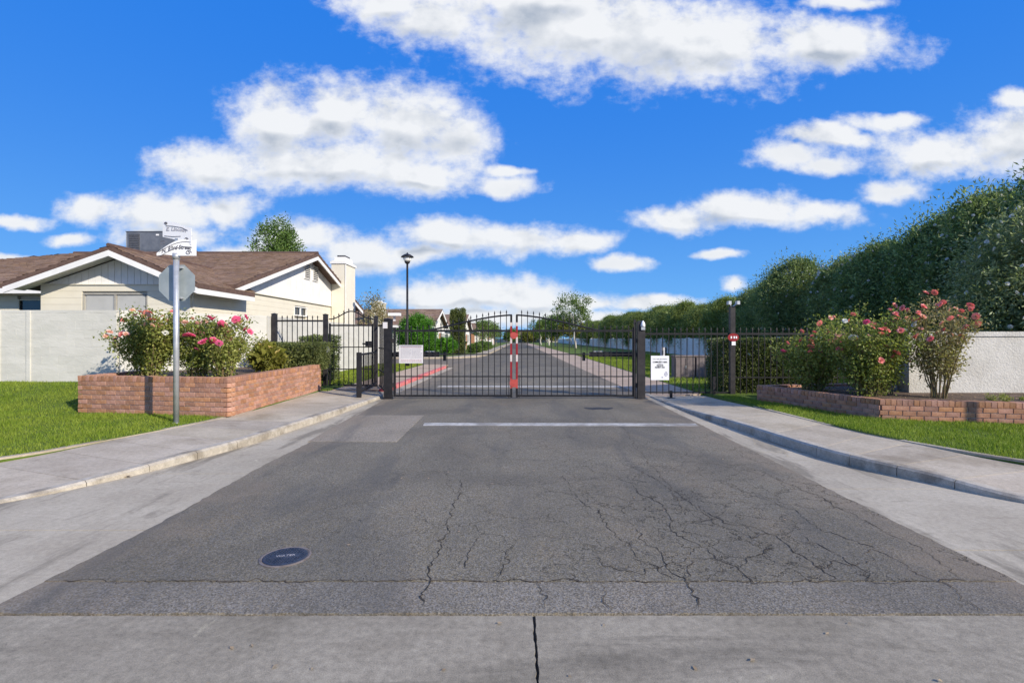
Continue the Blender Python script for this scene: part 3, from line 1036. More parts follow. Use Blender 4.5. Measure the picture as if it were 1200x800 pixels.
class Mason:
    """lays bricks one by one; the first `limit` (nearest the street corner) are objects, the rest one stuff mesh"""
    def __init__(s, root, limit=300):
        s.root = root
        s.limit = limit
        s.items = []

    def wall(s, p0, p1, z0, courses, pitch, L, D, H, mat, soldier=0.0, name='brick', proud=0.004, gap=0.015, stagger=True, sold_w=0.0875):
        p0, p1 = Vector(p0), Vector(p1)
        d = (p1 - p0)
        run = d.length
        t = d.normalized()
        ang = math.atan2(t.y, t.x)
        key = (L, D, H, mat.name)
        for c in range(courses):
            z = z0 + pitch * (c + 0.5)
            x = -((L / 2) if (c % 2 and stagger) else 0)
            while x < run - 0.01:
                a, b = max(x, 0), min(x + L, run)
                if b - a > 0.03:
                    s.items.append((name, p0 + t * ((a + b) / 2), z, ang, b - a - gap, D, H, mat))
                x += L
        if soldier:
            n = max(1, round(run / sold_w))
            for k in range(n):
                s.items.append((name, p0 + t * (run * (k + .5) / n), z0 + pitch * courses + soldier / 2, ang, run / n - gap * .8, D + .004, soldier - 0.003, mat))

    def lay(s, eye=Vector((0, 0))):
        s.items.sort(key=lambda it: (it[1] - eye).length)
        cache = {}
        rest = MB()
        for i, (name, p, z, ang, L, D, H, mat) in enumerate(s.items):
            if i < s.limit:
                key = (round(L, 2), D, H)
                if key not in cache:
                    cache[key] = brick_meshes(L, D, H, mat, name)
                me = random.choice(cache[key])
                rl = s.root.location
                o = put(name, me, None, s.root, (p.x - rl.x + random.uniform(-.0015, .0015), p.y - rl.y, z - rl.z), (random.uniform(-.008, .008), random.uniform(-.006, .006), ang + random.uniform(-.008, .008)))
            else:
                rl = s.root.location
                rest.box((p.x - rl.x, p.y - rl.y, z - rl.z), (L, D, H), rz=ang, jit=.003)
        if rest.v:
            rest.build(s.items[0][0] + '_rows', s.items[0][7], s.root, kind='stuff')


def wall_core(mb, p0, p1, z0, z1, th, side=1.0):
    """prism centred on the wall line"""
    p0, p1 = Vector(p0), Vector(p1)
    t = (p1 - p0).normalized()
    nrm = Vector((-t.y, t.x)) * th / 2
    mb.prism([tuple(p0 - nrm), tuple(p1 - nrm), tuple(p1 + nrm), tuple(p0 + nrm)], z0, z1)


def planter(name, label, path, z0, courses, soil_poly, soil_z, loc, limit, ext=1):
    root = thing(name, label, 'planter', loc)
    ms = Mason(root, limit)
    core = MB()
    for si, (a, b) in enumerate(zip(path, path[1:])):
        t_ = (Vector(b) - Vector(a)).normalized() * 0.1
        e_ = 1 if (si % 2 == ext) else -1
        a0_, b0_ = a, b
        if ext == 'mitre':
            t_, e_ = t_ * .55, 1
        a = tuple(Vector(a) - t_ * (e_ if si else 0))
        b = tuple(Vector(b) + t_ * (e_ if si < len(path) - 2 else 0))
        ms.wall(a, b, z0, courses, 0.0875, 0.215, 0.20, 0.0745, M['brick'], soldier=0.10)
        A, B_ = Vector(a0_) - Vector(loc[:2]), Vector(b0_) - Vector(loc[:2])
        wall_core(core, A, B_, -0.25, z0 + courses * 0.0875 + 0.092 - loc[2], 0.176)
    core.build('mortar', M['mortar'], root)
    ms.lay()
    MB().prism([(x - loc[0], y - loc[1]) for x, y in soil_poly], -0.2, soil_z - loc[2]).build('soil', M['soil'], root)
    return root


# wall line is the centre of the 0.20 m thick brickwork
planter('brick_planter', 'tall red brick planter behind the street sign pole full of pink roses',
        [(-8.50, 12.0), (-8.38, 9.96), (-5.36, 9.43), (-5.60, 14.3)], 0.13, 7,
        [(-8.42, 12.1), (-8.32, 10.0), (-5.42, 9.48), (-5.68, 14.6), (-7.45, 15.25), (-9.3, 12.35)], 0.74, (-6.9, 9.6, 0.1), 300)
planter('brick_planter', 'low red brick planter right of the gate in front of the white stucco wall',
        [(12.5, 7.65), (6.47, 9.13), (5.62, 11.8), (8.8, 12.5)], 0.12, 3,
        [(12.6, 7.75), (6.52, 9.2), (5.70, 11.78), (8.8, 12.45), (12.6, 12.6)], 0.43, (6.5, 9.1, 0.1), 300, ext='mitre')

# --- white painted block perimeter wall, left
def perimeter_wall(name, label, path, z0, z1, th, limit, loc, skip_cap=False):
    root = thing(name, label, 'wall', loc)
    ms = Mason(root, limit)
    core = MB()
    cap = MB()
    for a, b in zip(path, path[1:]):
        nc = int(round((z1 - 0.06 - z0) / 0.2))
        ms.wall(a, b, z0, nc, (z1 - 0.06 - z0) / nc, 0.405, th, (z1 - 0.06 - z0) / nc - .003, M['block'], name='block', gap=0.003)
        A, B_ = Vector(a) - Vector(loc[:2]), Vector(b) - Vector(loc[:2])
        wall_core(core, A, B_, -0.2, z1 - 0.062 - loc[2], th - 0.004)
        wall_core(cap, A, B_, z1 - 0.062 - loc[2], z1 - loc[2], th + 0.006)
    core.build('wall_core', M['block'], root)
    cap.build('cap', M['block'], root)
    ms.lay()
    return root


perimeter_wall('perimeter_wall', 'long white painted block wall behind the left lawn, turning in along the street',
               [(-24, 12.38), (-9.65, 12.38), (-7.58, 15.35), (-7.9, 30.0), (-24, 30.2)], 0.12, 2.24, 0.16, 300, (-9.65, 12.4, 0.1))
# --- stucco wall, right
sw = thing('stucco_wall', 'white rough stucco wall behind the rose with bare stems at the right edge', 'wall', (8.15, 10.7, 0.2))
MB().box((4.0, 0.14, 0.655), (8.0, 0.34, 1.49)).build('wall', M['stucco'], sw)
MB().box((4.0, 0.135, 1.452), (8.03, 0.38, 0.10)).build('cap', M['stucco'], sw)
# --- long wall under the oleanders
lw = thing('boundary_wall', 'long pale wall under the dark hedge beyond the fence on the right', 'wall', (15.2, 14, 0))
for a in np.arange(13.7, 190, 4.0 if True else 1):
    MB().box((0, a - 14 + 2.0, 0.80), (0.16, 3.985, 1.60)).build('wall_panel', M['long_wall'], lw)
    box_part('pilaster', (-0.02, a - 14, 0.83), (0.30, 0.30, 1.68), M['long_wall'], lw)

# ------------------------------------------------------------------ roofs and houses
def roof_plane(parent, pts, th=0.14, ex=0.20, sw_=0.30, mat='shingle', edge=True, base=(0, 0, 0)):
    """pts: 3D polygon (first edge = eave, left to right seen from outside). slab plus separate shingles on top."""
    pts = [Vector(p) - Vector(base) for p in pts]
    nrm = Vector((0, 0, 0))
    for i in range(1, len(pts) - 1):
        nrm += (pts[i] - pts[0]).cross(pts[i + 1] - pts[0])
    nrm.normalize()
    if nrm.z < 0:
        nrm = -nrm
    MB().slab(pts, (0, 0, -th)).build('roof', M['roof_edge'], parent)
    e = (pts[1] - pts[0]).normalized()
    u = nrm.cross(e)
    if u.z < 0:
        u = -u
    o0 = pts[0]
    poly = [((p - o0).dot(e), (p - o0).dot(u)) for p in pts]
    P = np.array(poly)
    x0, y0 = P.min(0)
    x1, y1 = P.max(0)
    nr = int((y1 - y0) / ex) + 1
    vs, fs = [], []
    for r in range(nr):
        ya = y0 + r * ex
        x = x0 - (sw_ / 2 if r % 2 else 0) - random.uniform(0, .1)
        while x < x1:
            w = sw_ * random.uniform(0.75, 1.2)
            cx, cy = x + w / 2, ya + ex / 2
            if inside(poly, np.array([cx]), np.array([cy]))[0]:
                a, b = max(x, x0), min(x + w - .008, x1)
                t = 0.022 + random.uniform(0, .010)
                yb = min(ya + ex * 1.05, y1)
                q = [(a, ya, 0.002), (b, ya, 0.002), (b, ya, t), (a, ya, t), (b, yb, .006), (a, yb, .006)]
                o = len(vs)
                vs += [tuple(o0 + e * X + u * Y + nrm * Z) for X, Y, Z in q]
                fs += [(o, o + 1, o + 2, o + 3), (o + 3, o + 2, o + 4, o + 5)]
            x += w
    me = bpy.data.meshes.new('shingle')
    me.from_pydata(vs, [], fs)
    put('shingle', me, M[mat], parent, kind='stuff')


def board_gable(parent, y_or_x, axis, a0, a1, zbase, zf, w=0.2, mat='white_wood', th=0.04, name='board'):
    """vertical boards under a sloping rake; axis 'x': runs along x at fixed y (faces -y); axis 'y': along y at fixed x (faces +x)"""
    x = a0
    while x < a1 - 0.02:
        b = min(x + w - 0.012, a1)
        za, zb = zf(x), zf(b)
        if max(za, zb) > zbase + 0.02:
            za, zb = max(za, zbase + .004), max(zb, zbase + .004)
            if axis == 'x':
                vs = [(x, y_or_x, zbase), (b, y_or_x, zbase), (b, y_or_x, zb), (x, y_or_x, za)]
                MB().slab(vs, (0, th, 0)).build(name, M[mat], parent)
            else:
                vs = [(y_or_x, x, zbase), (y_or_x, b, zbase), (y_or_x, b, zb), (y_or_x, x, za)]
                MB().slab(vs, (-th, 0, 0)).build(name, M[mat], parent)
        x += w


house = thing('stucco_house', 'nearest cream house with brown shingle roof and white gables behind the left wall', 'house', (0, 0, 0))
# walls as courses of painted block
def courses(parent, p0, p1, z0, z1, pitch, th, mat, openings=(), name='siding_board'):
    """horizontal boards between z0 and z1; openings: (s0, s1, za, zb) along the run"""
    p0, p1 = Vector(p0), Vector(p1)
    t = (p1 - p0).normalized()
    run = (p1 - p0).length
    ang = math.atan2(t.y, t.x)
    n = int(round((z1 - z0) / pitch))
    pitch = (z1 - z0) / n
    for k in range(n):
        za, zb = z0 + k * pitch, z0 + (k + 1) * pitch
        cuts = [(0, run)]
        for (s0, s1, oa, ob) in openings:
            if za < ob - .02 and zb > oa + .02:
                nc = []
                for a, b in cuts:
                    if s0 > a:
                        nc.append((a, min(b, s0)))
                    if s1 < b:
                        nc.append((max(a, s1), b))
                cuts = nc
        for a, b in cuts:
            if b - a > .02:
                c = p0 + t * ((a + b) / 2)
                MB().box((c.x, c.y, (za + zb) / 2), (b - a, th, pitch - 0.004), rz=ang).build(name, M[mat], parent)


HX = -10.0
# wing front wall (faces the camera), window opening 1.95 x 1.1
courses(house, (-14.55, 15.66), (HX, 15.66), 0.0, 3.20, 0.2, 0.10, 'cream', [(1.25, 3.25, 1.8, 2.95)])
MB().box((-12.28, 15.78, 1.62), (4.5, 0.12, 3.2)).build('wall', M['cream'], house)
win = MB().box((-12.30, 15.70, 2.37), (1.96, 0.03, 1.12)).build('window', M['blind'], house)
for px_ in (-12.77, -11.83):
    MB().box((px_, 15.675, 2.37), (0.86, 0.012, 1.03)).build('pane', M['blind'], win)
fr = MB()
fr.box((-12.30, 15.66, 2.925), (2.0, 0.06, 0.05)).box((-12.30, 15.66, 1.83), (2.0, 0.06, 0.05))
fr.box((-13.275, 15.66, 2.37), (0.05, 0.06, 1.04)).box((-11.325, 15.66, 2.37), (0.05, 0.06, 1.04)).box((-12.30, 15.66, 2.37), (0.06, 0.06, 1.04))
fr.build('frame', M['window_frame'], win)
# wing gable boards above the wall
ax, az = -12.0, 4.20
def wing_z(x):
    return az - (ax - x) * (4.28 - 3.2) / 3.1 - 0.14 if x < ax else az - (x - ax) * (4.28 - 3.18) / 2.6 - 0.14
board_gable(house, 15.62, 'x', -14.7, -9.72, 3.215, wing_z, 0.2)
MB().box((-12.28, 15.60, 3.205), (4.6, 0.07, 0.025)).build('trim', M['cream'], house)
# side wall (faces the street)
courses(house, (HX, 15.7), (HX, 30.4), 0.0, 3.25, 0.2, 0.10, 'cream', [(7.1, 8.4, 2.62, 2.98)])
MB().box((HX - 0.13, 23.05, 1.6), (0.12, 14.6, 3.2)).build('wall', M['cream'], house)
sw2 = MB().box((HX - 0.05, 23.45, 2.80), (0.03, 1.3, 0.37)).build('window', M['dark_glass'], house)
f2 = MB()
f2.box((HX + .03, 23.45, 2.99), (0.08, 1.36, 0.04)).box((HX + .03, 23.45, 2.61), (0.10, 1.40, 0.05)).box((HX + .03, 23.45, 2.80), (0.06, 0.05, 0.36))
f2.box((HX + .03, 22.80, 2.80), (0.06, 0.05, 0.36)).box((HX + .03, 24.10, 2.80), (0.06, 0.05, 0.36))
f2.build('frame', M['white_wood'], sw2)
RY0, RYR, RY1, EZ, RZ = 17.1, 24.1, 31.1, 3.37, 5.57
def side_z(y):
    return RZ - abs(y - RYR) * (RZ - EZ) / 7.0 - 0.16
board_gable(house, HX + 0.07, 'y', 17.3, 30.9, 3.285, side_z, 0.30)
MB().box((HX + 0.08, 24.1, 3.27), (0.10, 13.9, 0.028)).build('trim', M['cream'], house)
for yy in (24.05, 25.0):
    v = MB()
    v.box((HX + .10, yy, 4.72), (0.05, 0.62, 0.74)).build('vent', M['white_wood'], house)
    vent = [o for o in bpy.data.objects if o.name.startswith('vent')][-1]
    for k in range(8):
        box_part('slat', (HX + .135, yy, 4.41 + k * 0.089), (0.03, 0.52, 0.035), M['soffit'], vent)
    MB().box((HX + .127, yy, 4.72), (0.004, 0.54, 0.68)).build('vent_opening', M['ac_dark'], vent)
# recessed main wall with a small dark window, left of the wing
courses(house, (-27, 17.75), (-14.6, 17.75), 0.0, 3.25, 0.2, 0.10, 'cream', [(9.7, 10.5, 2.0, 2.92)])
MB().box((-20.8, 17.88, 1.62), (12.5, 0.12, 3.2)).build('wall', M['cream'], house)
w3 = MB().box((-16.9, 17.79, 2.46), (0.82, 0.03, 0.92)).build('window', M['dark_glass'], house)
MB().box((-16.9, 17.73, 2.90), (0.84, 0.05, 0.04)).box((-17.28, 17.73, 2.45), (0.04, 0.05, .86)).build('frame', M['cream'], w3)
# roof planes
XE = -9.4
roof_plane(house, [(-27.9, RY0, EZ), (XE, RY0, EZ), (XE, RYR, RZ), (-20.9, RYR, RZ)])
roof_plane(house, [(XE, RY1, EZ), (-27.9, RY1, EZ), (-20.9, RYR, RZ), (XE, RYR, RZ)])
roof_plane(house, [(-27.9, RY1, EZ), (-27.9, RY0, EZ), (-20.9, RYR, RZ)])
roof_plane(house, [(-15.1, 18.3, 3.2), (-15.1, 15.0, 3.2), (-12.0, 15.0, 4.28), (-12.0, 20.6, 4.28)])
roof_plane(house, [(XE, 15.0, 3.18), (XE, 18.3, 3.18), (-12.0, 20.6, 4.28), (-12.0, 15.0, 4.28)])
MB().tube([(-20.9, RYR, RZ + .02), (XE, RYR, RZ + .02)], 0.07, 6).build('ridge_cap', M['roof_edge'], house)
MB().tube([(-12.0, 14.98, 4.30), (-12.0, 20.6, 4.30)], 0.06, 6).build('ridge_cap', M['roof_edge'], house)
# barge boards and fascias
def plank(name, a, b, h, th, nrm, mat='white_wood', drop=0.0):
    a, b = Vector(a), Vector(b)
    a.z -= drop
    b.z -= drop
    MB().slab([a, b, b - Vector((0, 0, h)), a - Vector((0, 0, h))], Vector(nrm) * th).build(name, M[mat], house)
plank('barge_board', (-15.1, 14.995, 3.2), (-12.0, 14.995, 4.28), 0.17, 0.04, (0, 1, 0), drop=0.13)
plank('barge_board', (-12.0, 14.995, 4.28), (-9.4, 14.995, 3.18), 0.17, 0.04, (0, 1, 0), drop=0.13)
plank('barge_board', (-9.405, RY0, EZ), (-9.405, RYR, RZ), 0.18, 0.04, (-1, 0, 0), drop=0.13)
plank('barge_board', (-9.405, RYR, RZ), (-9.405, RY1, EZ), 0.18, 0.04, (-1, 0, 0), drop=0.13)
plank('fascia', (-9.408, 15.04, 3.18), (-9.408, 18.3, 3.18), 0.17, 0.04, (-1, 0, 0), drop=0.13)
plank('fascia', (-27.9, RY0 - .005, EZ), (-15.12, RY0 - .005, EZ), 0.17, 0.04, (0, 1, 0), drop=0.13)
# soffits under the overhangs
MB().slab([(-15.05, 15.05, 3.02), (-12.0, 15.05, 4.10), (-12.0, 15.62, 4.10), (-15.05, 15.62, 3.02)], (0, 0, .02)).build('soffit', M['soffit'], house)
MB().slab([(-12.0, 15.05, 4.10), (-9.45, 15.05, 3.01), (-9.45, 15.62, 3.01), (-12.0, 15.62, 4.10)], (0, 0, .02)).build('soffit', M['soffit'], house)
# chimney
ch = MB().box((-9.55, 28.05, 2.85), (0.72, 1.7, 5.7)).build('chimney', M['cream'], house)
cb = MB()
cb.box((-9.55, 28.05, 5.60), (0.84, 1.82, 0.12))
cb.box((-9.55, 28.05, 5.82), (0.58, 1.2, 0.24))
cb.build('cap', M['white_wood'], ch)
for yy in (27.75, 28.05, 28.35):
    box_part('flue', (-9.55, yy, 6.0), (0.42, 0.2, 0.12), M['ac_dark'], ch)
MB().box((-9.18, 27.23, 2.8), (0.06, 0.06, 5.45)).build('corner_trim', M['white_wood'], ch)
# vent pipes on the roof
for x_, y_ in ((-19.2, 23.2), (-14.7, 23.4)):
    z_ = EZ + (y_ - RY0) * (RZ - EZ) / 7
    MB().tube([(x_, y_, z_ - .1), (x_, y_, z_ + .22)], 0.05, 8).build('vent_pipe', M['roof_edge'], house)
# roof-top air conditioner: stands on the roof
ac = thing('roof_air_conditioner', 'dark grey air conditioning unit standing on the ridge of the nearest house', 'air conditioner', (-17.80, 25.0, 5.3))
MB().box((0.05, 0.35, 0.95), (2.45, 1.1, 0.96)).build('housing', M['ac'], ac)
MB().box((0.05, 0.35, 1.445), (2.5, 1.16, 0.03)).build('lid', M['ac'], ac)
pn = MB().box((-0.78, -0.21, 0.93), (0.5, 0.03, 0.8)).build('louvre_panel', M['ac_dark'], ac)
for k in range(9):
    box_part('slat', (-0.78, -0.235, 0.60 + k * 0.085), (0.46, 0.02, 0.02), M['ac'], pn)
MB().box((0.05, -0.208, 0.93), (0.9, 0.012, 0.78)).build('access_panel', M['ac'], ac)
MB().box((0.35, -0.222, 1.28), (0.14, 0.012, 0.07)).build('sticker', M['sign_white'], ac)
MB().box((-1.165, -0.205, 0.93), (0.02, 0.02, 0.9)).build('edge_strip', M['galv'], ac)
for sx in (-1.1, 1.2):
    for sy in (-.1, .8):
        box_part('leg', (sx, sy, 0.25), (0.09, 0.09, 0.45), M['ac'], ac)

# generic houses along the left side, farther off
def far_house(label, x0, x1, y0, y1, eave, ridge, ridge_axis, garage=True, chimney=None, wall='white_wood', bay=False):
    root = thing('house', label, 'house', (0, 0, 0), group='houses along the left side of the far street')
    MB().box(((x0 + x1) / 2, (y0 + y1) / 2, eave / 2), (x1 - x0, y1 - y0, eave)).build('wall', M[wall], root)
    o = 0.5
    if ridge_axis == 'y':
        xm = (x0 + x1) / 2
        roof_plane(root, [(x1 + o, y0 - o, eave), (x1 + o, y1 + o, eave), (xm, y1 + o, ridge), (xm, y0 - o, ridge)], ex=.4, sw_=.8)
        roof_plane(root, [(x0 - o, y1 + o, eave), (x0 - o, y0 - o, eave), (xm, y0 - o, ridge), (xm, y1 + o, ridge)], ex=.4, sw_=.8)
        MB().slab([(x0, y0 - .02, eave), (x1, y0 - .02, eave), (xm, y0 - .02, ridge - .3)], (0, .1, 0)).build('gable', M['white_wood'], root)
        for a, b in (((x0 - o, y0 - o - .02, eave), (xm, y0 - o - .02, ridge)), ((xm, y0 - o - .02, ridge), (x1 + o, y0 - o - .02, eave))):
            a, b = Vector(a) - Vector((0, 0, .1)), Vector(b) - Vector((0, 0, .1))
            MB().slab([a, b, b - Vector((0, 0, .28)), a - Vector((0, 0, .28))], (0, .05, 0)).build('barge_board', M['white_wood'], root)
    else:
        ym = (y0 + y1) / 2
        roof_plane(root, [(x0 - o, y0 - o, eave), (x1 + o, y0 - o, eave), (x1 + o, ym, ridge), (x0 + 2, ym, ridge)], ex=.4, sw_=.8)
        roof_plane(root, [(x1 + o, y1 + o, eave), (x0 - o, y1 + o, eave), (x0 + 2, ym, ridge), (x1 + o, ym, ridge)], ex=.4, sw_=.8)
        MB().slab([(x1 + .02, y0, eave), (x1 + .02, y1, eave), (x1 + .02, ym, ridge - .25)], (-.1, 0, 0)).build('gable', M['white_wood'], root)
        for a, b in (((x1 + o + .02, y0 - o, eave), (x1 + o + .02, ym, ridge)), ((x1 + o + .02, ym, ridge), (x1 + o + .02, y1 + o, eave))):
            a, b = Vector(a) - Vector((0, 0, .1)), Vector(b) - Vector((0, 0, .1))
            MB().slab([a, b, b - Vector((0, 0, .28)), a - Vector((0, 0, .28))], (-.05, 0, 0)).build('barge_board', M['white_wood'], root)
        MB().slab([(x0 - o, y0 - o - .02, eave - .02), (x1 + o, y0 - o - .02, eave - .02), (x1 + o, y0 - o - .02, eave - .26), (x0 - o, y0 - o - .02, eave - .26)], (0, .05, 0)).build('fascia', M['white_wood'], root)
    # openings facing the street and facing the camera
    L = y1 - y0
    if garage:
        d = MB().box((x1 + .03, y0 + L * .30, 1.15), (.08, 4.4, 2.3)).build('garage_door', M['cream'], root)
        for k in range(4):
            box_part('panel', (x1 + .075, y0 + L * .30, .35 + k * .55), (.03, 4.2, .48), M['white_wood'], d)
    d = MB().box((x1 + .03, y0 + L * .62, 1.1), (.08, 1.0, 2.2)).build('door', M['door'], root)
    for yy in (.76, .90):
        w = MB().box((x1 + .03, y0 + L * yy, 1.6), (.06, 1.3, 1.1)).build('window', M['glass'], root)
        MB().box((x1 + .05, y0 + L * yy, 2.18), (.1, 1.4, .08)).box((x1 + .05, y0 + L * yy, 1.02), (.1, 1.4, .08)).box((x1 + .05, y0 + L * yy, 1.6), (.09, .06, 1.1)).build('frame', M['white_wood'], w)
    for xx in (.55, .82):
        w = MB().box((x0 + (x1 - x0) * xx, y0 - .03, 1.6), (1.3, .06, 1.1)).build('window', M['glass'], root)
        MB().box((x0 + (x1 - x0) * xx, y0 - .05, 2.18), (1.4, .1, .08)).box((x0 + (x1 - x0) * xx, y0 - .05, 1.02), (1.4, .1, .08)).build('frame', M['white_wood'], w)
    MB().box((x0 + (x1 - x0) * .93, y0 - .04, 1.3), (.7, .09, 2.4)).build('brick_panel', M['brick'], root)
    if chimney:
        cx, cy, h = chimney
        c = MB().box((cx, cy, h / 2), (1.2, .9, h)).build('chimney', M['cream'], root)
        MB().box((cx, cy, h + .06), (1.35, 1.05, .12)).box((cx, cy, h + .2), (.7, .5, .18)).build('cap', M['white_wood'], c)
    return root


far_house('brown roofed house with a chimney above the round green bush, across the side street', -22, -8.6, 50, 60, 2.9, 4.75, 'x', chimney=(-13.6, 50.0, 4.95))
far_house('second white house past the round green bush, partly behind the cypress', -20, -7.4, 66, 78, 2.9, 5.0, 'x')
far_house('third white house beyond the cypress, gable end towards the gate', -19, -6.6, 84, 96, 2.8, 4.9, 'y')
far_house('fourth house down the left side, behind the small street trees', -18, -6.6, 102, 114, 2.8, 4.9, 'x')
far_house('last small house at the left of the road end', -18, -6.2, 122, 136, 2.8, 4.8, 'y', garage=False)
far_house('pale house closing the far end of the road', -6, 10, 214, 224, 2.8, 4.6, 'x', garage=False)
struct('far_hedge_wall', MB().box((0, 206, 0.8), (60, 0.2, 1.6)), M['block'])

# ------------------------------------------------------------------ ironwork
_pk = {}
def picket_mesh(h, w=0.019, spear=True):
    key = (round(h, 3), w, spear)
    if key not in _pk:
        mb = MB()
        if spear:
            b = h - 0.10
            mb.box((0, 0, b / 2), (w, w, b))
            r = w * 0.95
            mb.add([(-w / 2, -w / 2, b), (w / 2, -w / 2, b), (w / 2, w / 2, b), (-w / 2, w / 2, b),
                    (-r, -r * .6, b + .025), (r, -r * .6, b + .025), (r, r * .6, b + .025), (-r, r * .6, b + .025), (0, 0, h)],
                   [(0, 1, 5, 4), (1, 2, 6, 5), (2, 3, 7, 6), (3, 0, 4, 7), (4, 5, 8), (5, 6, 8), (6, 7, 8), (7, 4, 8)])
        else:
            mb.box((0, 0, h / 2), (w, w, h))
        me = mb.mesh('picket')
        me.materials.append(M['iron'])
        _pk[key] = me
    return _pk[key]


def picket(root, x, z0, h, spear=True, w=0.019):
    return put('picket', picket_mesh(h, w, spear), None, root, (x, 0, z0))


def rail(root, x0, x1, z, h=0.04, w=0.032, y=0):
    return MB().box(((x0 + x1) / 2, y, z), (x1 - x0, w, h)).build('rail', M['iron'], root)


def post(name, label, x, y, z0, h, w, mat='post_iron', finial=False, group=None, baseplate=True):
    root = thing(name, label, 'post', (x, y, z0), group=group)
    MB().box((0, 0, h / 2), (w, w, h)).build('shaft', M[mat], root)
    c = MB()
    c.box((0, 0, h + .008), (w + .02, w + .02, .016))
    c.add([(-w / 2, -w / 2, h + .016), (w / 2, -w / 2, h + .016), (w / 2, w / 2, h + .016), (-w / 2, w / 2, h + .016), (0, 0, h + .04)],
          [(0, 1, 4), (1, 2, 4), (2, 3, 4), (3, 0, 4)])
    c.build('cap', M[mat], root)
    if baseplate:
        MB().box((0, 0, .006), (w + .12, w + .12, .012)).build('base_plate', M[mat], root)
    return root


GY = 13.30
# --- the two swinging leaves
def gate_leaf(label, hx, direction, width):
    root = thing('driveway_gate', label, 'gate', (hx, GY, 0.0), group='two leaves of the driveway gate')
    s = direction
    def X(t): return s * t
    zr = 1.76
    def arch(t):
        k = t / width
        if k < 0.26:
            return zr
        u = (k - 0.26) / 0.74
        return zr + 0.41 * (math.sin(u * math.pi / 2) ** 1.35 * .75 + u * .25)
    # stiles
    MB().box((X(0.03), 0, 0.95), (.06, .05, 1.80)).build('stile', M['iron'], root)
    MB().box((X(width - .03), 0, 1.10), (.055, .05, 2.14)).build('stile', M['iron'], root)
    for z, h in ((zr, .055), (1.15, .028), (.575, .028), (.075, .05)):
        a, b = sorted((X(.06), X(width - .058)))
        rail(root, a, b, z, h)
    pts = [(X(t), 0, arch(t)) for t in np.linspace(width * .24, width - .01, 26)]
    MB().tube(pts, 0.022, 6).build('arched_rail', M['iron'], root)
    n = 19
    for k in range(1, n + 1):
        t = width * k / (n + 1)
        picket(root, X(t), 0.05, arch(t) + 0.155 - 0.05)
    # hinges
    for z in (.35, 1.5):
        box_part('hinge', (X(-.02), -.01, z), (.07, .06, .11), M['post_iron'], root)
    # striped reflector tape on the meeting stile
    bands = [('white_tape', 1.98, 1.88), ('red_bright', 1.70, 1.60), ('white_tape', 1.53, 1.43), ('red_tape', 1.43, 1.14), ('white_tape', 1.14, .96), ('red_tape', .96, .66),
             ('red_bright', .52, .27)]
    bands += [('red_tape', 1.88, 1.70), ('white_tape', 1.60, 1.53), ('red_tape', .66, .52)]
    for m_, a, b in bands:
        box_part('reflector_band', (X(width - .032), -.027, (a + b) / 2), (.050, .006, a - b - .004), M[m_], root)
    # wheel stop / drop rod
    MB().tube([(X(width - .09), -.035, .02), (X(width - .09), -.035, .62)], .010, 6).build('drop_rod', M['post_iron'], root)
    return root


gate_leaf('left leaf of the arched black driveway gate, hung on the post by the pedestrian gate', -3.235, 1, 3.09)
gate_leaf('right leaf of the arched black driveway gate, hung on the post with the white lamp', 3.03, -1, 3.09)

# small red octagonal plates where the leaves meet
for z, lab, r in ((1.64, 'upper red reflector plate where the gate leaves meet', .095), (.40, 'lower red reflector plate where the gate leaves meet', .11)):
    o = MB().add([(r * math.cos(R(22.5 + 45 * k)), 0, r * math.sin(R(22.5 + 45 * k))) for k in range(8)] +
                 [(r * math.cos(R(22.5 + 45 * k)), .006, r * math.sin(R(22.5 + 45 * k))) for k in range(8)],
                 [tuple(range(8)), tuple(range(15, 7, -1))] + [(k, 8 + k, 8 + (k + 1) % 8, (k + 1) % 8) for k in range(8)]).build('reflector_plate', M['red_bright'], loc=(-.11, GY - .042, z))
    tag(o, lab, 'reflector')

gp1 = post('gate_post', 'thick black gate post at the left end of the driveway gate', -3.37, GY, 0.0, 2.05, .19, mat='iron')
gp2 = post('gate_post', 'thick dark gate post at the right end of the driveway gate', 3.19, GY, 0.0, 1.98, .19)
MB().box((-.16, -.02, 1.02), (.05, .05, 2.06)).build('side_rod', M['post_iron'], gp2)
# white lamp cap on the right post, solar light on the left one
lp = thing('post_lamp', 'small white lamp on top of the right gate post', 'lamp', (3.22, GY - .11, 1.86))
MB().lathe((0, 0, 0), [(.045, 0), (.06, .015), (.055, .08), (.025, .14), (.01, .16)], 12).build('lamp_cap', M['sign_white'], lp, smooth=True)
MB().box((0, .02, -.04), (.10, .10, .08)).build('lamp_base', M['galv'], lp)
sl = thing('security_light', 'flat white light on the top of the left gate post', 'lamp', (-3.22, GY - .05, 2.08))
MB().box((.04, -.05, .10), (.30, .17, .07)).build('lamp_head', M['sign_white'], sl)
MB().box((.02, 0, .0), (.05, .05, .14)).build('bracket', M['sign_pale'], sl)
MB().box((-.20, -.04, -.18), (.11, .09, .16)).build('sensor_box', M['sign_pale'], sl)

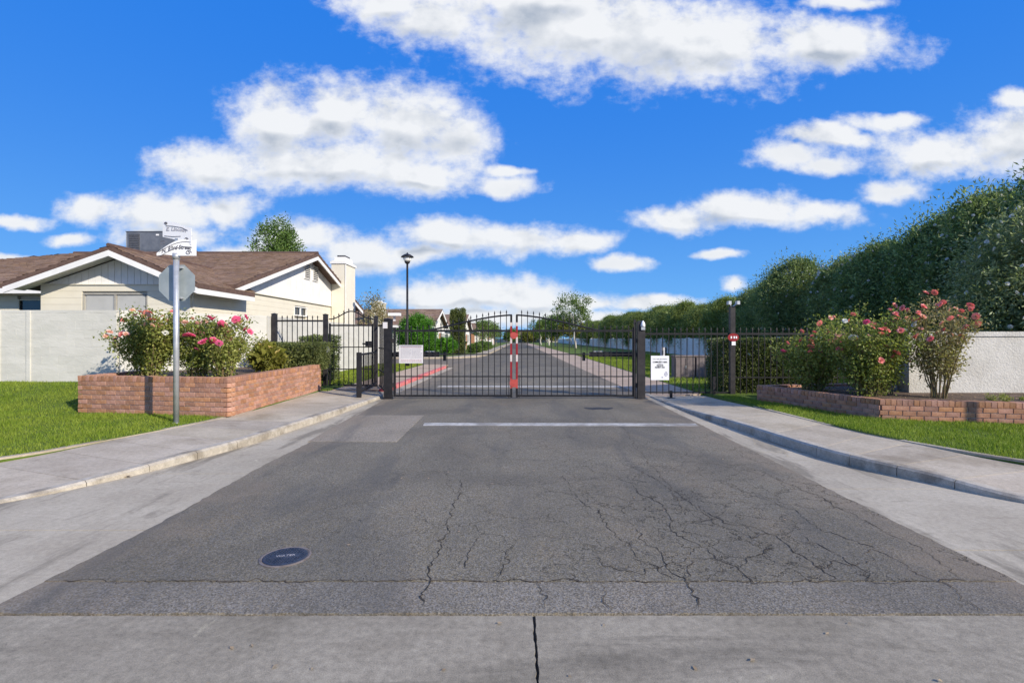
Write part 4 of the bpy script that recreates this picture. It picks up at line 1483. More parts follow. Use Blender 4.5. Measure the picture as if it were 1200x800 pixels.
# gate openers behind the leaves
for s_, hx, lab in ((1, -3.3, 'dark opener arm behind the left gate leaf'), (-1, 3.1, 'dark opener arm behind the right gate leaf')):
    ar = thing('gate_opener', lab, 'gate opener', (hx, GY + .35, 1.14), group='gate opener arms')
    MB().box((s_ * .62, .05, 0), (1.15, .10, .13)).build('actuator', M['iron'], ar)
    MB().tube([(s_ * 1.15, .05, 0), (s_ * 1.40, -.20, 0)], .02, 8).build('rod', M['galv'], ar)
    MB().box((s_ * 1.38, -.25, -.05), (.07, .10, .22)).build('bracket', M['iron'], ar)
    MB().box((s_ * .04, -.03, 0), (.14, .30, .10)).build('mount', M['iron'], ar)
    MB().box((s_ * .95, .05, .075), (.25, .06, .02)).build('release_cover', M['galv'], ar)

# --- straight fence panels
def fence_panel(name, label, p0, p1, z0, zt, zb, n, h_top, rails, group=None):
    p0, p1 = Vector(p0), Vector(p1)
    d = p1 - p0
    root = thing(name, label, 'fence', (p0.x, p0.y, z0), math.atan2(d.y, d.x), group=group)
    L = d.length
    for z, hh in rails:
        rail(root, 0.0, L, z - z0, hh)
    for k in range(1, n + 1):
        picket(root, L * k / (n + 1), zb - z0, h_top - zb)
    return root


fence_panel('iron_fence', 'black spear topped fence between the right gate post and the tall camera post', (3.29, GY), (5.49, GY), 0.05, 0, .12, 13, 1.86, [(1.68, .05), (.16, .035)])
fence_panel('iron_fence', 'black spear topped fence running behind the right roses into the hedge', (5.62, GY), (9.4, GY), 0.05, 0, .12, 23, 1.86, [(1.68, .05), (.55, .03)])
PY = 15.6
fence_panel('iron_fence', 'black fence panel above the brick planter left of the pedestrian gate', (-7.34, PY), (-5.95, PY), 0.10, 0, .15, 8, 2.28, [(2.10, .05), (.3, .035)])
fence_panel('iron_fence', 'short black fence joining the pedestrian gate to the driveway gate post', (-4.23, PY - .02), (-3.44, GY + .12), 0.06, 0, .12, 8, 2.02, [(1.94, .045), (1.28, .03), (.62, .03), (.15, .035)])
post('fence_post', 'grey black post where the fence meets the white wall', -7.42, PY, .10, 2.20, .13)
pp1 = post('fence_post', 'black post left of the pedestrian gate with the keypad box on it', -5.86, PY, .05, 2.23, .12)
pp2 = post('fence_post', 'black post on the latch side of the pedestrian gate', -4.33, PY, .05, 2.17, .10)
k1 = thing('keypad_box', 'small grey keypad box on the post beside the pedestrian gate', 'keypad', (-5.74, PY - .12, 1.22))
MB().box((0, 0, 0), (.15, .09, .26)).build('box', M['iron'], k1)
MB().box((.02, -.05, .01), (.09, .012, .17)).build('face', M['steel_box'], k1)
# pedestrian gate with the bell-shaped top
pg = thing('pedestrian_gate', 'narrow black walk-in gate with a bell shaped top beside the planter', 'gate', (-5.76, PY, 0.08))
W_ = 1.36
MB().box((.03, 0, .97), (.05, .045, 1.94)).build('stile', M['iron'], pg)
MB().box((W_ - .03, 0, .97), (.05, .045, 1.94)).build('stile', M['iron'], pg)
for z, h in ((1.88, .05), (1.22, .03), (.55, .03), (.06, .05)):
    rail(pg, .055, W_ - .055, z, h)
def bell(t):
    return 2.07 + .24 * (0.5 - 0.5 * math.cos(2 * math.pi * t / W_)) ** 1.2
MB().tube([(t, 0, bell(t)) for t in np.linspace(0, W_, 28)], .018, 6).build('arched_rail', M['iron'], pg)
for k in range(1, 9):
    t = W_ * k / 9
    picket(pg, t, .05, bell(t) + .12 - .05)
MB().box((W_ - .13, -.04, 1.32), (.20, .08, .16)).build('latch', M['iron'], pg)
MB().box((W_ - .26, -.05, 1.32), (.12, .03, .05)).build('lever', M['iron'], pg)
# guard rail at the kerb
gr = thing('guard_rail', 'low black railing with upright bars beside the pedestrian gate', 'railing', (-4.02, 12.95, .05), math.atan2(15.45 - 12.95, -4.27 + 4.02))
MB().box((0, 0, .58), (.11, .11, 1.16)).build('post', M['iron'], gr)
MB().box((0, 0, .006), (.26, .2, .012)).build('base_plate', M['iron'], gr)
rail(gr, .055, 2.45, 1.10, .05)
rail(gr, .055, 2.45, .16, .07, .06)
for k in range(1, 15):
    picket(gr, 2.45 * k / 15, .16, .92, spear=False, w=.017)

# --- tall camera post on the right fence
tp = thing('camera_post', 'tall dark square post with two small cameras and a red round sign', 'post', (5.56, GY, .03))
MB().box((0, 0, 1.18), (.125, .125, 2.36)).build('shaft', M['post_iron'], tp)
MB().box((0, 0, .006), (.26, .26, .012)).build('base_plate', M['post_iron'], tp)
for sx in (-1, 1):
    MB().tube([(sx * .02, -.02, 2.36), (sx * .09, -.05, 2.42)], .02, 6).build('bracket', M['galv'], tp)
    MB().box((sx * .11, -.08, 2.45), (.07, .14, .09)).build('camera_head', M['galv'], tp)
rs = thing('round_sign', 'small red oval sign fixed on the tall camera post', 'sign', (5.56, GY - .075, 1.59))
o = MB().tube([(0, 0, 0), (0, -.012, 0)], .145, 20).build('plate', M['red_tape'], rs)
o.scale = (1, 1, .72)
for x_ in (-.055, .02, .075):
    MB().box((x_, -.016, .0), (.035, .004, .06)).build('mark', M['sign_white'], rs)
MB().box((.01, 0, -.155), (.10, .012, .10)).build('tag', M['sign_white'], rs)

# --- lettering helper
def text_mesh(name, body, size, mat, parent, loc, rot=(R(90), 0, 0), arch=None, shear=0.0, ext=0.0008, width=None, bold=0.0):
    cu = bpy.data.curves.new(name, 'FONT')
    cu.offset = bold
    cu.body = body
    cu.size = size
    cu.align_x = 'CENTER'
    cu.align_y = 'CENTER'
    cu.extrude = ext
    cu.shear = shear
    cu.resolution_u = 2
    tmp = bpy.data.objects.new('tmp', cu)
    col.objects.link(tmp)
    dg = bpy.context.evaluated_depsgraph_get()
    me = bpy.data.meshes.new_from_object(tmp.evaluated_get(dg))
    bpy.data.objects.remove(tmp)
    co = np.empty(len(me.vertices) * 3)
    me.vertices.foreach_get('co', co)
    co = co.reshape(-1, 3)
    if width and len(co):
        w0 = co[:, 0].max() - co[:, 0].min()
        co[:, 0] *= width / w0
    if arch:
        half, rise, tilt = arch
        co[:, 1] += rise * (1 - (co[:, 0] / half) ** 2) + tilt * co[:, 0]
    me.vertices.foreach_set('co', co.ravel())
    me.name = name
    return put(name, me, M[mat], parent, loc, rot)


# sign on the right fence
s1 = thing('notice_sign', 'white notice with black lines of text on the fence right of the gate', 'sign', (3.68, GY - .03, .80))
SW, SH = .47, .63
MB().box((0, 0, 0), (SW, .008, SH)).build('board', M['sign_white'], s1)
yt = -.0055
for body, size, z, w in (('YOU ARE ENTERING', .040, .225, .38), ('A', .030, .187, None), ('COMMUNITY AREA', .052, .148, .38), ('THIS IS', .034, .100, .13),
                         ('PRIVATE', .052, .058, .17), ('PROPERTY ONLY', .050, .010, .26)):
    text_mesh('lettering', body, size, 'ink', s1, (0, yt, z), width=w, bold=.0022 if size > .045 else 0)
em = MB()
em.tube([(.155 + .035 * math.cos(a) * (1 if math.sin(a) < .3 else .75), yt, -.155 + .055 * math.sin(a)) for a in np.linspace(0, 2 * math.pi, 17)], .006, 5, cap=False)
em.box((.155, yt, -.16), (.02, .004, .04)).box((.06, yt, -.245), (.035, .004, .025))
em.build('emblem', M['ink_mauve'], s1)
# sign on the left leaf
s2 = thing('notice_sign', 'wide faded notice of small print hung on the left gate leaf', 'sign', (-2.77, GY - .035, 1.155))
MB().box((0, 0, 0), (.62, .008, .47)).build('board', M['sign_pale'], s2)
MB().box((0, yt, .205), (.54, .002, .030)).build('heading', M['ink_grey'], s2)
ls = MB()
for k in range(9):
    for cx in (-.145, .145):
        x = cx - .12
        while x < cx + .11:
            w = random.uniform(.015, .05)
            ls.box((x + w / 2, yt, .15 - k * .030), (w, .002, .010))
            x += w + .010
ls.build('small_print', M['ink_grey'], s2)
MB().box((0, yt, .01), (.006, .002, .30)).build('column_rule', M['ink_grey'], s2)
ls = MB()
for z in (.178, -.155, -.19):
    x = -.26
    while x < .25:
        w = random.uniform(.02, .06)
        ls.box((x + w / 2, yt, z), (w, .002, .014))
        x += w + .012
ls.build('red_print', M['ink_red'], s2)
for cx in (-.28, .28):
    for cz in (-.20, .20):
        box_part('bolt', (cx, -.006, cz), (.014, .006, .014), M['galv'], s2)

# --- street sign pole with the back of a stop sign
sp = thing('street_sign_pole', 'grey steel pole with two ornate white street name signs', 'sign pole', (-5.80, 8.69, .10))
MB().tube([(0, 0, 0), (0, 0, 2.84)], .044, 16).build('pole', M['galv'], sp, smooth=True)
MB().tube([(0, 0, 2.80), (0, 0, 2.90)], .055, 16).build('bracket', M['galv'], sp, smooth=True)
MB().tube([(0, 0, 0), (0, 0, .03)], .06, 16).build('collar', M['galv'], sp)

def banner(root, zc, flip, rz, low, high, text, w):
    """ribbon shaped plate: narrow end dips, wide end stands square"""
    b = thing('tmp', None, None) if False else None
    n = 14
    xs_ = np.linspace(-w / 2, w / 2, n)
    top = [(x, low * 0 + .02 + high * math.sin((x + w / 2) / w * math.pi * .62)) for x in xs_]
    bot = [(x, -.11 + .05 * math.sin((x + w / 2) / w * math.pi) * 0 + (-.03 if x > 0 else 0)) for x in xs_]
    return top, bot

# lower sign: N. 83rd Street, on an arched ribbon
def plate(name, outline, cx, cy, cz, rz, parent, th=.006, mat='sign_white'):
    vs = [(x, -th / 2, z) for x, z in outline] + [(x, th / 2, z) for x, z in outline]
    n = len(outline)
    fs = [tuple(range(n)), tuple(range(2 * n - 1, n - 1, -1))] + [(k, n + k, n + (k + 1) % n, (k + 1) % n) for k in range(n)]
    o = MB().add(vs, fs).build(name, M[mat], parent)
    o.location = (cx, cy, cz)
    o.rotation_euler = (0, 0, rz)
    return o

lo = []
for t in np.linspace(0, 1, 12):
    lo.append((-.34 + .60 * t, -.09 + .235 * math.sin(t * math.pi * .62)))
lo += [(.265, .12), (.33, .14), (.33, -.135), (-.02, -.135), (-.20, -.115), (-.34, -.135)]
lo = lo[::-1]
low_sign = plate('name_sign', lo, .03, -.03, 2.99, 0, sp)
ribbon_pts = lambda dz: [(-.30 + .56 * t, -.0065, -.125 + dz + .17 * math.sin(t * math.pi * .62)) for t in np.linspace(0, 1, 14)]
MB().tube(ribbon_pts(.055), .005, 5).build('scroll_line', M['ink_soft'], low_sign)
MB().tube(ribbon_pts(-.03), .005, 5).build('scroll_line', M['ink_soft'], low_sign)
text_mesh('lettering', 'N. 83rd Street', .10, 'ink_soft', low_sign, (-.01, -.005, -.055), arch=(.30, .055, .12), shear=.2, width=.50, bold=.003)
def swirl(root, cx, cz, r, s=1):
    pts = []
    for a in np.linspace(0, 2.6 * math.pi, 26):
        rr_ = r * (1 - a / (2.6 * math.pi) * .72)
        pts.append((cx + s * rr_ * 1.3 * math.cos(a), -.007, cz + rr_ * math.sin(a)))
    MB().tube(pts, .006, 5).build('swirl', M['ink_soft'], root)
swirl(low_sign, .20, -.085, .040)
up = [(-.29, .24), (-.18, .23), (0, .19), (.16, .12), (.29, .09), (.29, -.19), (.05, -.17), (.06, -.12), (-.10, -.075), (-.29, -.035)]
up_sign = plate('name_sign', up[::-1], -.0, .02, 3.23, R(-12), sp)
MB().tube([(-.22, -.0065, .15), (-.1, -.0065, .14), (.1, -.0065, .105), (.22, -.0065, .05)], .005, 5).build('scroll_line', M['ink_soft'], up_sign)
MB().tube([(-.25, -.0065, -.02), (-.08, -.0065, -.04), (.08, -.0065, -.04)], .005, 5).build('scroll_line', M['ink_soft'], up_sign)
text_mesh('lettering', 'E. Lincoln', .085, 'ink_grey', up_sign, (-.02, -.005, .06), arch=(.25, .02, -.10), shear=.2, width=.40, bold=.002)
swirl(up_sign, .19, -.10, .032)
swirl(up_sign, -.22, .19, .025, -1)
swirl(sp, -.22, 3.08, .04)
MB().box((0, .03, 3.06), (.05, .06, .2)).build('bracket', M['galv'], sp)
# stop sign seen from behind: its own thing, clamped on the pole behind it
ss = thing('stop_sign', 'octagonal road sign seen from its bare grey back on the street sign pole', 'road sign', (-5.855, 8.76, 2.51))
r = .335
oc = [(r * math.cos(R(22.5 + 45 * k)), r * math.sin(R(22.5 + 45 * k))) for k in range(8)]
o = plate('plate', oc, 0, .03, 0, 0, ss, th=.004, mat='sign_back')
oc2 = [(r * .97 * math.cos(R(22.5 + 45 * k)), r * .97 * math.sin(R(22.5 + 45 * k))) for k in range(8)]
plate('red_face', oc2, 0, .036, 0, 0, ss, th=.003, mat='red_tape')
text_mesh('lettering', 'STOP', .26, 'sign_white', ss, (0, .040, 0), rot=(R(90), 0, R(180)), width=.48)
for z in (-.26, .26):
    MB().box((.055, .0, z), (.13, .05, .03)).build('clamp', M['galv'], ss)
    MB().box((0, -.03, z), (.02, .05, .02)).build('bolt', M['galv'], ss)

# pole outside the right edge of the view whose shadow falls on the planter
rp = thing('sign_post', 'plain steel sign post on the right lawn by the sidewalk', 'post', (10.15, 6.75, .10))
MB().tube([(0, 0, 0), (0, 0, 3.1)], .042, 12).build('pole', M['galv'], rp, smooth=True)
MB().box((0, 0, 2.7), (.02, .6, .6)).build('plate', M['sign_back'], rp)

# --- cabinets behind the fence
for x_, w_, lab in ((6.22, .72, 'brown utility cabinet just right of the notice sign behind the fence'), (7.0, .74, 'greyish utility cabinet beside the clipped hedge behind the fence')):
    c = thing('utility_cabinet', lab, 'cabinet', (x_, 19.3, .09), group='cabinets behind the fence')
    MB().box((0, 0, .40), (w_, .5, .80)).build('body', M['cabinet'], c)
    MB().box((0, 0, .82), (w_ + .06, .56, .05)).build('lid', M['cabinet'], c)
    MB().box((0, 0, -.02), (w_ + .2, .7, .08)).build('concrete_pad', M['curb'], c)
    for sx in (-.25, .25):
        box_part('door_leaf', (sx * w_, -.257, .40), (w_ * .46, .02, .70), M['cabinet'], c)
    MB().box((0.02, -.275, .42), (.03, .03, .10)).build('handle', M['galv'], c)
wp = thing('junction_box', 'small pale box fixed on the fence just above the white notice sign', 'box', (3.77, GY + .06, 1.10))
MB().box((0, 0, 0), (.10, .07, .46)).build('body', M['sign_pale'], wp)
MB().box((.09, 0, 0), (.03, .04, .46)).build('conduit', M['iron'], wp)
MB().box((0, -.038, .10), (.06, .006, .10)).build('cover', M['steel_box'], wp)
for x_, lab in ((3.94, 'stubby black gate stop at the foot of the right fence by the notice'), (5.05, 'thin black stake at the foot of the right fence by the tall post')):
    st_ = thing('gate_stop', lab, 'gate stop', (x_, GY - .12, .02))
    MB().box((0, 0, .10 if x_ < 4.5 else .28), (.06, .06, .2 if x_ < 4.5 else .56)).build('stub', M['iron'], st_)
    MB().box((0, 0, .01), (.2, .12, .02)).build('foot', M['iron'], st_)

# --- street lamp
def street_lamp(label, x, y, h):
    root = thing('street_lamp', label, 'street lamp', (x, y, .1))
    MB().tube([(0, 0, 0), (0, 0, .5), (0, 0, .6), (0, 0, h - .55)], [.11, .10, .06, .05], 12).build('pole', M['iron'], root, smooth=True)
    z = h - .55
    MB().lathe((0, 0, z), [(.06, 0), (.12, .05), (.15, .12)], 12).build('lamp_holder', M['iron'], root, smooth=True)
    MB().lathe((0, 0, z), [(.13, .12), (.20, .20), (.21, .33), (.18, .36)], 12).build('lamp_globe', M['lamp_glass'], root, smooth=True)
    MB().lathe((0, 0, z), [(.33, .34), (.30, .39), (.16, .48), (.05, .52), (.02, .58)], 12).build('lamp_shade', M['iron'], root, smooth=True)
    for k in range(4):
        a = math.pi / 4 + k * math.pi / 2
        MB().tube([(.14 * math.cos(a), .14 * math.sin(a), z + .12), (.24 * math.cos(a), .24 * math.sin(a), z + .35)], .012, 5).build('rib', M['iron'], root)
    return root
street_lamp('tall black lantern post behind the left half of the driveway gate', -5.62, 26, 5.80)

# --- manhole cover
mh = thing('water_meter_cover', 'round blue painted iron cover set in the asphalt near the camera', 'manhole cover', (-1.648, 3.63, .0))
MB().lathe((0, 0, 0), [(.172, -.02), (.172, .010), (.160, .013), (.150, .009)], 40).build('ring', M['meter_ring'], mh)
MB().lathe((0, 0, 0), [(.149, -.01), (.149, .013), (.142, .015)], 40).build('lid', M['meter_blue'], mh)
text_mesh('lettering', 'WATER', .042, 'ink_grey', mh, (0.0, 0.0, .0165), rot=(0, 0, R(12)), width=.13)
st2 = MB()
for i in range(-6, 7):
    for j in range(-6, 7):
        x_, y_ = i * .021, j * .021
        if x_ * x_ + y_ * y_ < .130 ** 2 and not (abs(y_ - x_ * .2) < .03 and abs(x_) < .085):
            st2.box((x_, y_, .0165), (.009, .009, .004))
st2.build('tread_studs', M['meter_blue'], mh, kind='stuff')
# cast shadow on the asphalt by the gate, painted as a dark patch
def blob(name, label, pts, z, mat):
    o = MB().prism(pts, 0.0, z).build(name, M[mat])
    return tag(o, label, 'stain')  # kind 'stain' here holds the painted cast shadow
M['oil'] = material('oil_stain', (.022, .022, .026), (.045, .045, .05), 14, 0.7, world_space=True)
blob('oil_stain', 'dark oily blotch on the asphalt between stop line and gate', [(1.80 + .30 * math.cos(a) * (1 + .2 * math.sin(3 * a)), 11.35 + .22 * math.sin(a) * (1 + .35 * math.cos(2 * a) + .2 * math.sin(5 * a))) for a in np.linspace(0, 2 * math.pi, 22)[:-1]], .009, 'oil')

# ------------------------------------------------------------------ vegetation
def limb(p0, p1, wob=0.1, n=5):
    p0, p1 = Vector(p0), Vector(p1)
    L = (p1 - p0).length
    out = []
    for i in range(n + 1):
        t = i / n
        p = p0.lerp(p1, t)
        if 0 < i < n:
            p += Vector((random.uniform(-1, 1), random.uniform(-1, 1), random.uniform(-.4, .4))) * wob * L
        out.append(p)
    return out


def make_tree(label, x, y, h, crown_r, crown_z0, leaf='leaf_tree', bark='bark', K=70, per=160, lsize=.16, lean=0.0, trunk_r=.13, group=None, name='street_tree', z=.1, squash=1.0, shell=.45, cr=.45):
    root = thing(name, label, 'tree', (x, y, z), group=group)
    ch_ = (h - crown_z0) / 2
    mb = MB()
    top = Vector((lean, 0, crown_z0 + ch_ * .8))
    mb.tube(limb((0, 0, -.1), top, .03, 6), list(np.linspace(trunk_r, trunk_r * .35, 7)), 8)
    tr = mb.build('trunk', M[bark], root, smooth=True)
    for k in range(7):
        a = random.uniform(0, 6.28)
        zz = crown_z0 * .85 + ch_ * random.uniform(0, .7)
        s = Vector((lean * zz / max(top.z, .1), 0, zz))
        e = Vector((lean + crown_r * .75 * math.cos(a), crown_r * .75 * math.sin(a), zz + ch_ * random.uniform(.4, 1.0)))
        MB().tube(limb(s, e, .06, 4), list(np.linspace(trunk_r * .45, trunk_r * .1, 5)), 6).build('branch', M[bark], root, smooth=True)
    p, out = clump_points(K, per, crown_r, crown_r * squash, ch_, (lean, 0, crown_z0 + ch_), shell, cr)
    v, f = leaf_cloud(p, lsize, .45, .5, out)
    put('crown', np_mesh('crown', v, f), M[leaf], root)
    return root


def make_shrub(name, label, x, y, z, rx, ry, h, leaf, K=60, per=120, lsize=.06, cat='shrub', cr=.14, aspect=.45, boxy=False, group=None, core=True, flowers=None):
    root = thing(name, label, cat, (x, y, z), group=group)
    if boxy:
        n = K * per
        q = rng.uniform(-1, 1, (n, 3))
        ax_ = rng.integers(0, 3, n)
        sg = np.where(rng.random(n) < .5, -1, 1)
        d_ = 1.04 - np.abs(rng.normal(size=n)) * .17
        for i in range(3):
            q[:, i] = np.where(ax_ == i, sg * d_, q[:, i])
        nz = np.array([mnoise.noise(Vector(c) * 1.3) for c in q]) if n < 30000 else 0
        q = q * (1 + np.reshape(nz, (-1, 1)) * .12) if n < 30000 else q
        p = q * np.array([rx, ry, h / 2]) + np.array([0, 0, h / 2])
        p[:, 2] = np.maximum(p[:, 2], 0.02)
        out = norm(q)
    else:
        p, out = clump_points(K, per, rx, ry, h / 2, (0, 0, h / 2), .45, cr)
        p[:, 2] = np.maximum(p[:, 2], 0.02)
    v, f = leaf_cloud(p, lsize, aspect, .5, out)
    nf = 1400
    q = rng.uniform(-1, 1, (nf, 3)) * np.array([rx * .8, ry * .8, h * .40]) + np.array([0, 0, h * .48])
    if not boxy:
        q = norm(rng.normal(size=(nf, 3))) * rng.random((nf, 1)) ** .4 * np.array([rx * .75, ry * .75, h * .38]) + np.array([0, 0, h * .5])
    v, f = merge([(v, f), leaf_cloud(q, lsize * 3.2, .6, 0)])
    put('foliage', np_mesh('foliage', v, f), M[leaf], root)
    mb = MB()
    for k in range(9):
        a = random.uniform(0, 6.28)
        mb.tube(limb((.05 * math.cos(a), .05 * math.sin(a), -.05), (rx * .6 * math.cos(a), ry * .6 * math.sin(a), h * .8), .05, 4), list(np.linspace(.018, .006, 5)), 5)
    mb.build('stems', M['bark'], root)
    return root


# roses -------------------------------------------------------------
def bloom_mesh(mat, r=.05):
    vs, fs = [], []
    for ring, (n, rad, tilt, size) in enumerate(((5, .25, 1.25, .55), (6, .5, .9, .75), (7, .8, .45, .9), (7, 1.0, .1, .9))):
        for k in range(n):
            a = 2 * math.pi * (k + ring * .37) / n + random.uniform(-.15, .15)
            d = Vector((math.cos(a), math.sin(a), 0))
            t = Vector((-math.sin(a), math.cos(a), 0))
            u = d * math.cos(tilt) + Vector((0, 0, math.sin(tilt)))
            b = d * rad * r * .35
            s = size * r * random.uniform(.85, 1.15)
            o = len(vs)
            vs += [tuple(b - t * s * .25), tuple(b + t * s * .25), tuple(b + u * s * .7 + t * s * .55), tuple(b + u * s * 1.05), tuple(b + u * s * .7 - t * s * .55)]
            fs.append((o, o + 1, o + 2, o + 3, o + 4))
    me = bpy.data.meshes.new('bloom')
    me.from_pydata(vs, [], fs)
    me.materials.append(M[mat])
    return me


def rose_bush(label, x, y, z, r, h, n_canes, n_leaf, blooms, base_spread=.12, bare=0.25, leaf='leaf_rose', lsize=.055, top_bias=.5, squash=.8, dy=0.0, br=.055):
    root = thing('rose_bush', label, 'rose bush', (x, y, z))
    canes = MB()
    tips = []
    samples = []
    for k in range(n_canes):
        a = 2 * math.pi * k / n_canes + random.uniform(-.3, .3)
        rr_ = r * random.uniform(.35, 1.0)
        hh = h * random.uniform(.62, 1.0) * (1 - .18 * (rr_ / r) ** 2)
        p0 = Vector((base_spread * math.cos(a), base_spread * math.sin(a), -.05))
        p2 = Vector((rr_ * math.cos(a), rr_ * math.sin(a) * squash, hh))
        p1 = Vector((p2.x * .45, p2.y * .45, hh * .55))
        pts = []
        for t in np.linspace(0, 1, 8):
            q = p0 * (1 - t) ** 2 + p1 * 2 * t * (1 - t) + p2 * t * t
            q += Vector((random.uniform(-1, 1), random.uniform(-1, 1), 0)) * .02
            pts.append(q)
        canes.tube(pts, list(np.linspace(.013, .004, 8)), 5)
        tips.append(pts[-1])
        samples.append(pts)
        for j in range(4):
            i0 = random.randint(2, 6)
            s = pts[i0]
            e = s + Vector((random.uniform(-1, 1), random.uniform(-1, 1), random.uniform(.2, 1.1))) * r * .38
            e.z = min(e.z, h * 1.0)
            tw = limb(s, e, .06, 3)
            canes.tube(tw, [.005, .004, .003, .002], 4)
            samples.append([s.lerp(e, u) for u in np.linspace(.1, 1, 6)])
            tips.append(e)
    canes.build('canes', M['cane'], root)
    P = []
    for s in samples:
        for i, q in enumerate(s):
            if q.z > h * bare + random.uniform(-.1, .1) * h:
                P.append((q.x, q.y, q.z))
    P = np.array(P)
    idx = rng.integers(0, len(P), n_leaf)
    sp_ = rng.normal(size=(n_leaf, 3)) * .075 * (r / .8)
    pts = P[idx] + sp_
    v, f = leaf_cloud(pts, lsize, .6, .6, norm(sp_) * .4)
    put('foliage', np_mesh('foliage', v, f), M[leaf], root)
    tips.sort(key=lambda q: -(q.z - (q.y) * .5 + random.uniform(-1, 1) * h * (1 - top_bias)))
    ti = 0
    for mat, n in blooms:
        mes = [bloom_mesh(mat, br), bloom_mesh(mat, br * .8)]
        for k in range(n):
            q = tips[ti % len(tips)]
            ti += 1
            put('bloom', random.choice(mes), None, root, (q.x, q.y - .07, q.z + .03), (R(random.uniform(10, 70)), R(random.uniform(-30, 30)), random.uniform(0, 6.28)))
            if random.random() < .35:
                put('bloom', mes[1], None, root, (q.x + random.uniform(-.09, .09), q.y - .06, q.z + random.uniform(-.06, .05)), (R(random.uniform(20, 80)), 0, random.uniform(0, 6.28)))
    return root


rose_bush('wide rose bush with coral blooms at the left end of the left planter', -7.72, 10.75, .72, .88, 1.52, 26, 12000, [('petal_coral', 10), ('petal_peach', 14), ('petal_white', 4)], bare=.03, br=.055)
rose_bush('rose bush with pale peach blooms right behind the street sign pole', -6.82, 10.9, .72, .66, 1.38, 20, 7000, [('petal_peach', 20), ('petal_pink', 4)], bare=.02, br=.045)
rose_bush('rose bush with large hot pink blooms by the planter corner', -6.15, 10.7, .72, .68, 1.28, 18, 6000, [('petal_pink', 12), ('petal_peach', 6)], bare=.0, br=.075)
make_shrub('yellow_rose_shrub', 'small yellow green rose shrub with pale yellow blooms in the left planter', -6.15, 12.6, .72, .42, .42, .72, 'leaf_yellow', 40, 90, .06)
ys_ = [o for o in bpy.data.objects if o.name.startswith('yellow_rose_shrub')][0]
bm_y = bloom_mesh('petal_yellow', .05)
for k in range(12):
    a, e = random.uniform(3.3, 6.1), random.uniform(.2, 1.3)
    put('bloom', bm_y, None, ys_, (.40 * math.cos(a) * math.cos(e), .42 * math.sin(a) * math.cos(e), .36 + .34 * math.sin(e)), (R(50), 0, random.uniform(0, 6.28)))
make_shrub('clipped_shrub', 'dark green clipped shrub in the planter in front of the fence panel', -6.35, 14.55, .70, .88, .45, .72, 'leaf_hedge', 120, 110, .05, boxy=True)
make_shrub('clipped_shrub', 'dark shrub standing behind the hinge side of the pedestrian gate', -6.72, 17.4, .12, .52, .5, 1.5, 'leaf_hedge', 80, 110, .06, boxy=True)

rose_bush('low dense rose bush with pink blooms at the left end of the right planter', 6.42, 11.1, .40, .85, 1.45, 24, 8000, [('petal_coral', 14), ('petal_pink', 5)], bare=.0, br=.05)
rose_bush('broad rose bush covered in coral pink blooms in the middle of the right planter', 6.98, 10.15, .40, 1.0, 1.85, 36, 13500, [('petal_coral', 34), ('petal_peach', 14), ('petal_pink', 6), ('petal_white', 4)], bare=.0, br=.052)
rose_bush('tall vase shaped rose bush with bare lower stems by the stucco wall', 8.02, 9.75, .42, .74, 2.12, 24, 5600, [('petal_coral', 20), ('petal_peach', 10)], base_spread=.10, bare=.22, leaf='leaf_rust', lsize=.05, br=.05)
rose_bush('rose shoots with pink buds between the broad bush and the tall vase shaped one', 7.50, 10.45, .40, .45, 1.75, 9, 1500, [('petal_coral', 7)], bare=.3, br=.055)
# clipped ficus hedge behind the right fence
make_shrub('clipped_hedge', 'clipped hedge pressed against the right fence behind the tall post', 6.98, 14.15, .10, 1.50, .62, 1.42, 'leaf_hedge', 330, 110, .065, boxy=True, cat='hedge')
make_shrub('low_shrub', 'dark low shrub at the foot of the stucco wall end', 7.75, 11.1, .42, .35, .3, .55, 'leaf_hedge', 30, 80, .05)
# vine scraps climbing the pedestrian gate and right fence foot
# oleander hedge: one shrub mesh at three variants, each shrub an object
def oleander_mesh(seed, n_c, per, ls):
    p, out = clump_points(n_c // 3, per * 3, 1.9, 1.9, 2.9, (0, 0, 3.0), .78, .62)
    # shoots sticking out of the top
    k = 160
    sx = rng.normal(size=(k, 2)) * 0.9
    zt = 3.0 + 3.0 * np.sqrt(np.clip(1 - (sx[:, 0] ** 2 + sx[:, 1] ** 2) / 4, .05, 1))
    sh = []
    for i in range(k):
        L = rng.uniform(.1, .38)
        m = 26
        t = rng.random((m, 1))
        dirv = np.array([[rng.normal() * .25, rng.normal() * .25, 1.0]])
        sh.append(np.array([[sx[i, 0], sx[i, 1], zt[i] - .15]]) + dirv * t * L + rng.normal(size=(m, 3)) * .05)
    sh = np.concatenate(sh)
    allp = np.concatenate([p, sh])
    allo = np.concatenate([out, np.tile([[0, 0, 1.0]], (len(sh), 1))])
    v, f = leaf_cloud(allp, ls, .30, .3, allo)
    # inner fill with larger leaves so that no light comes through
    q, o2 = clump_points(110, 24, 1.3, 1.3, 2.2, (0, 0, 2.8), .2, .5)
    v2, f2 = leaf_cloud(q, .40, .55, 0, o2)
    return merge([(v, f), (v2, f2)])


ole = []
for sd in range(3):
    v, f = oleander_mesh(sd, 520, 120, .15)
    me = np_mesh('foliage', v, f)
    me.materials.append(M['leaf_dark'])
    ole.append(me)
far_me = ole[0].copy()
far_me.materials[0] = M['leaf_mid']
jit_h = [1.0, .97, 1.0, .98, .93, 1.03, .96, 1.02, 1.0, .94, 1.03, .96, 1.04, .95, 1.02, .97, 1.04, .95, 1.03, 1.0]
fl_me = bloom_mesh('petal_white', .05)


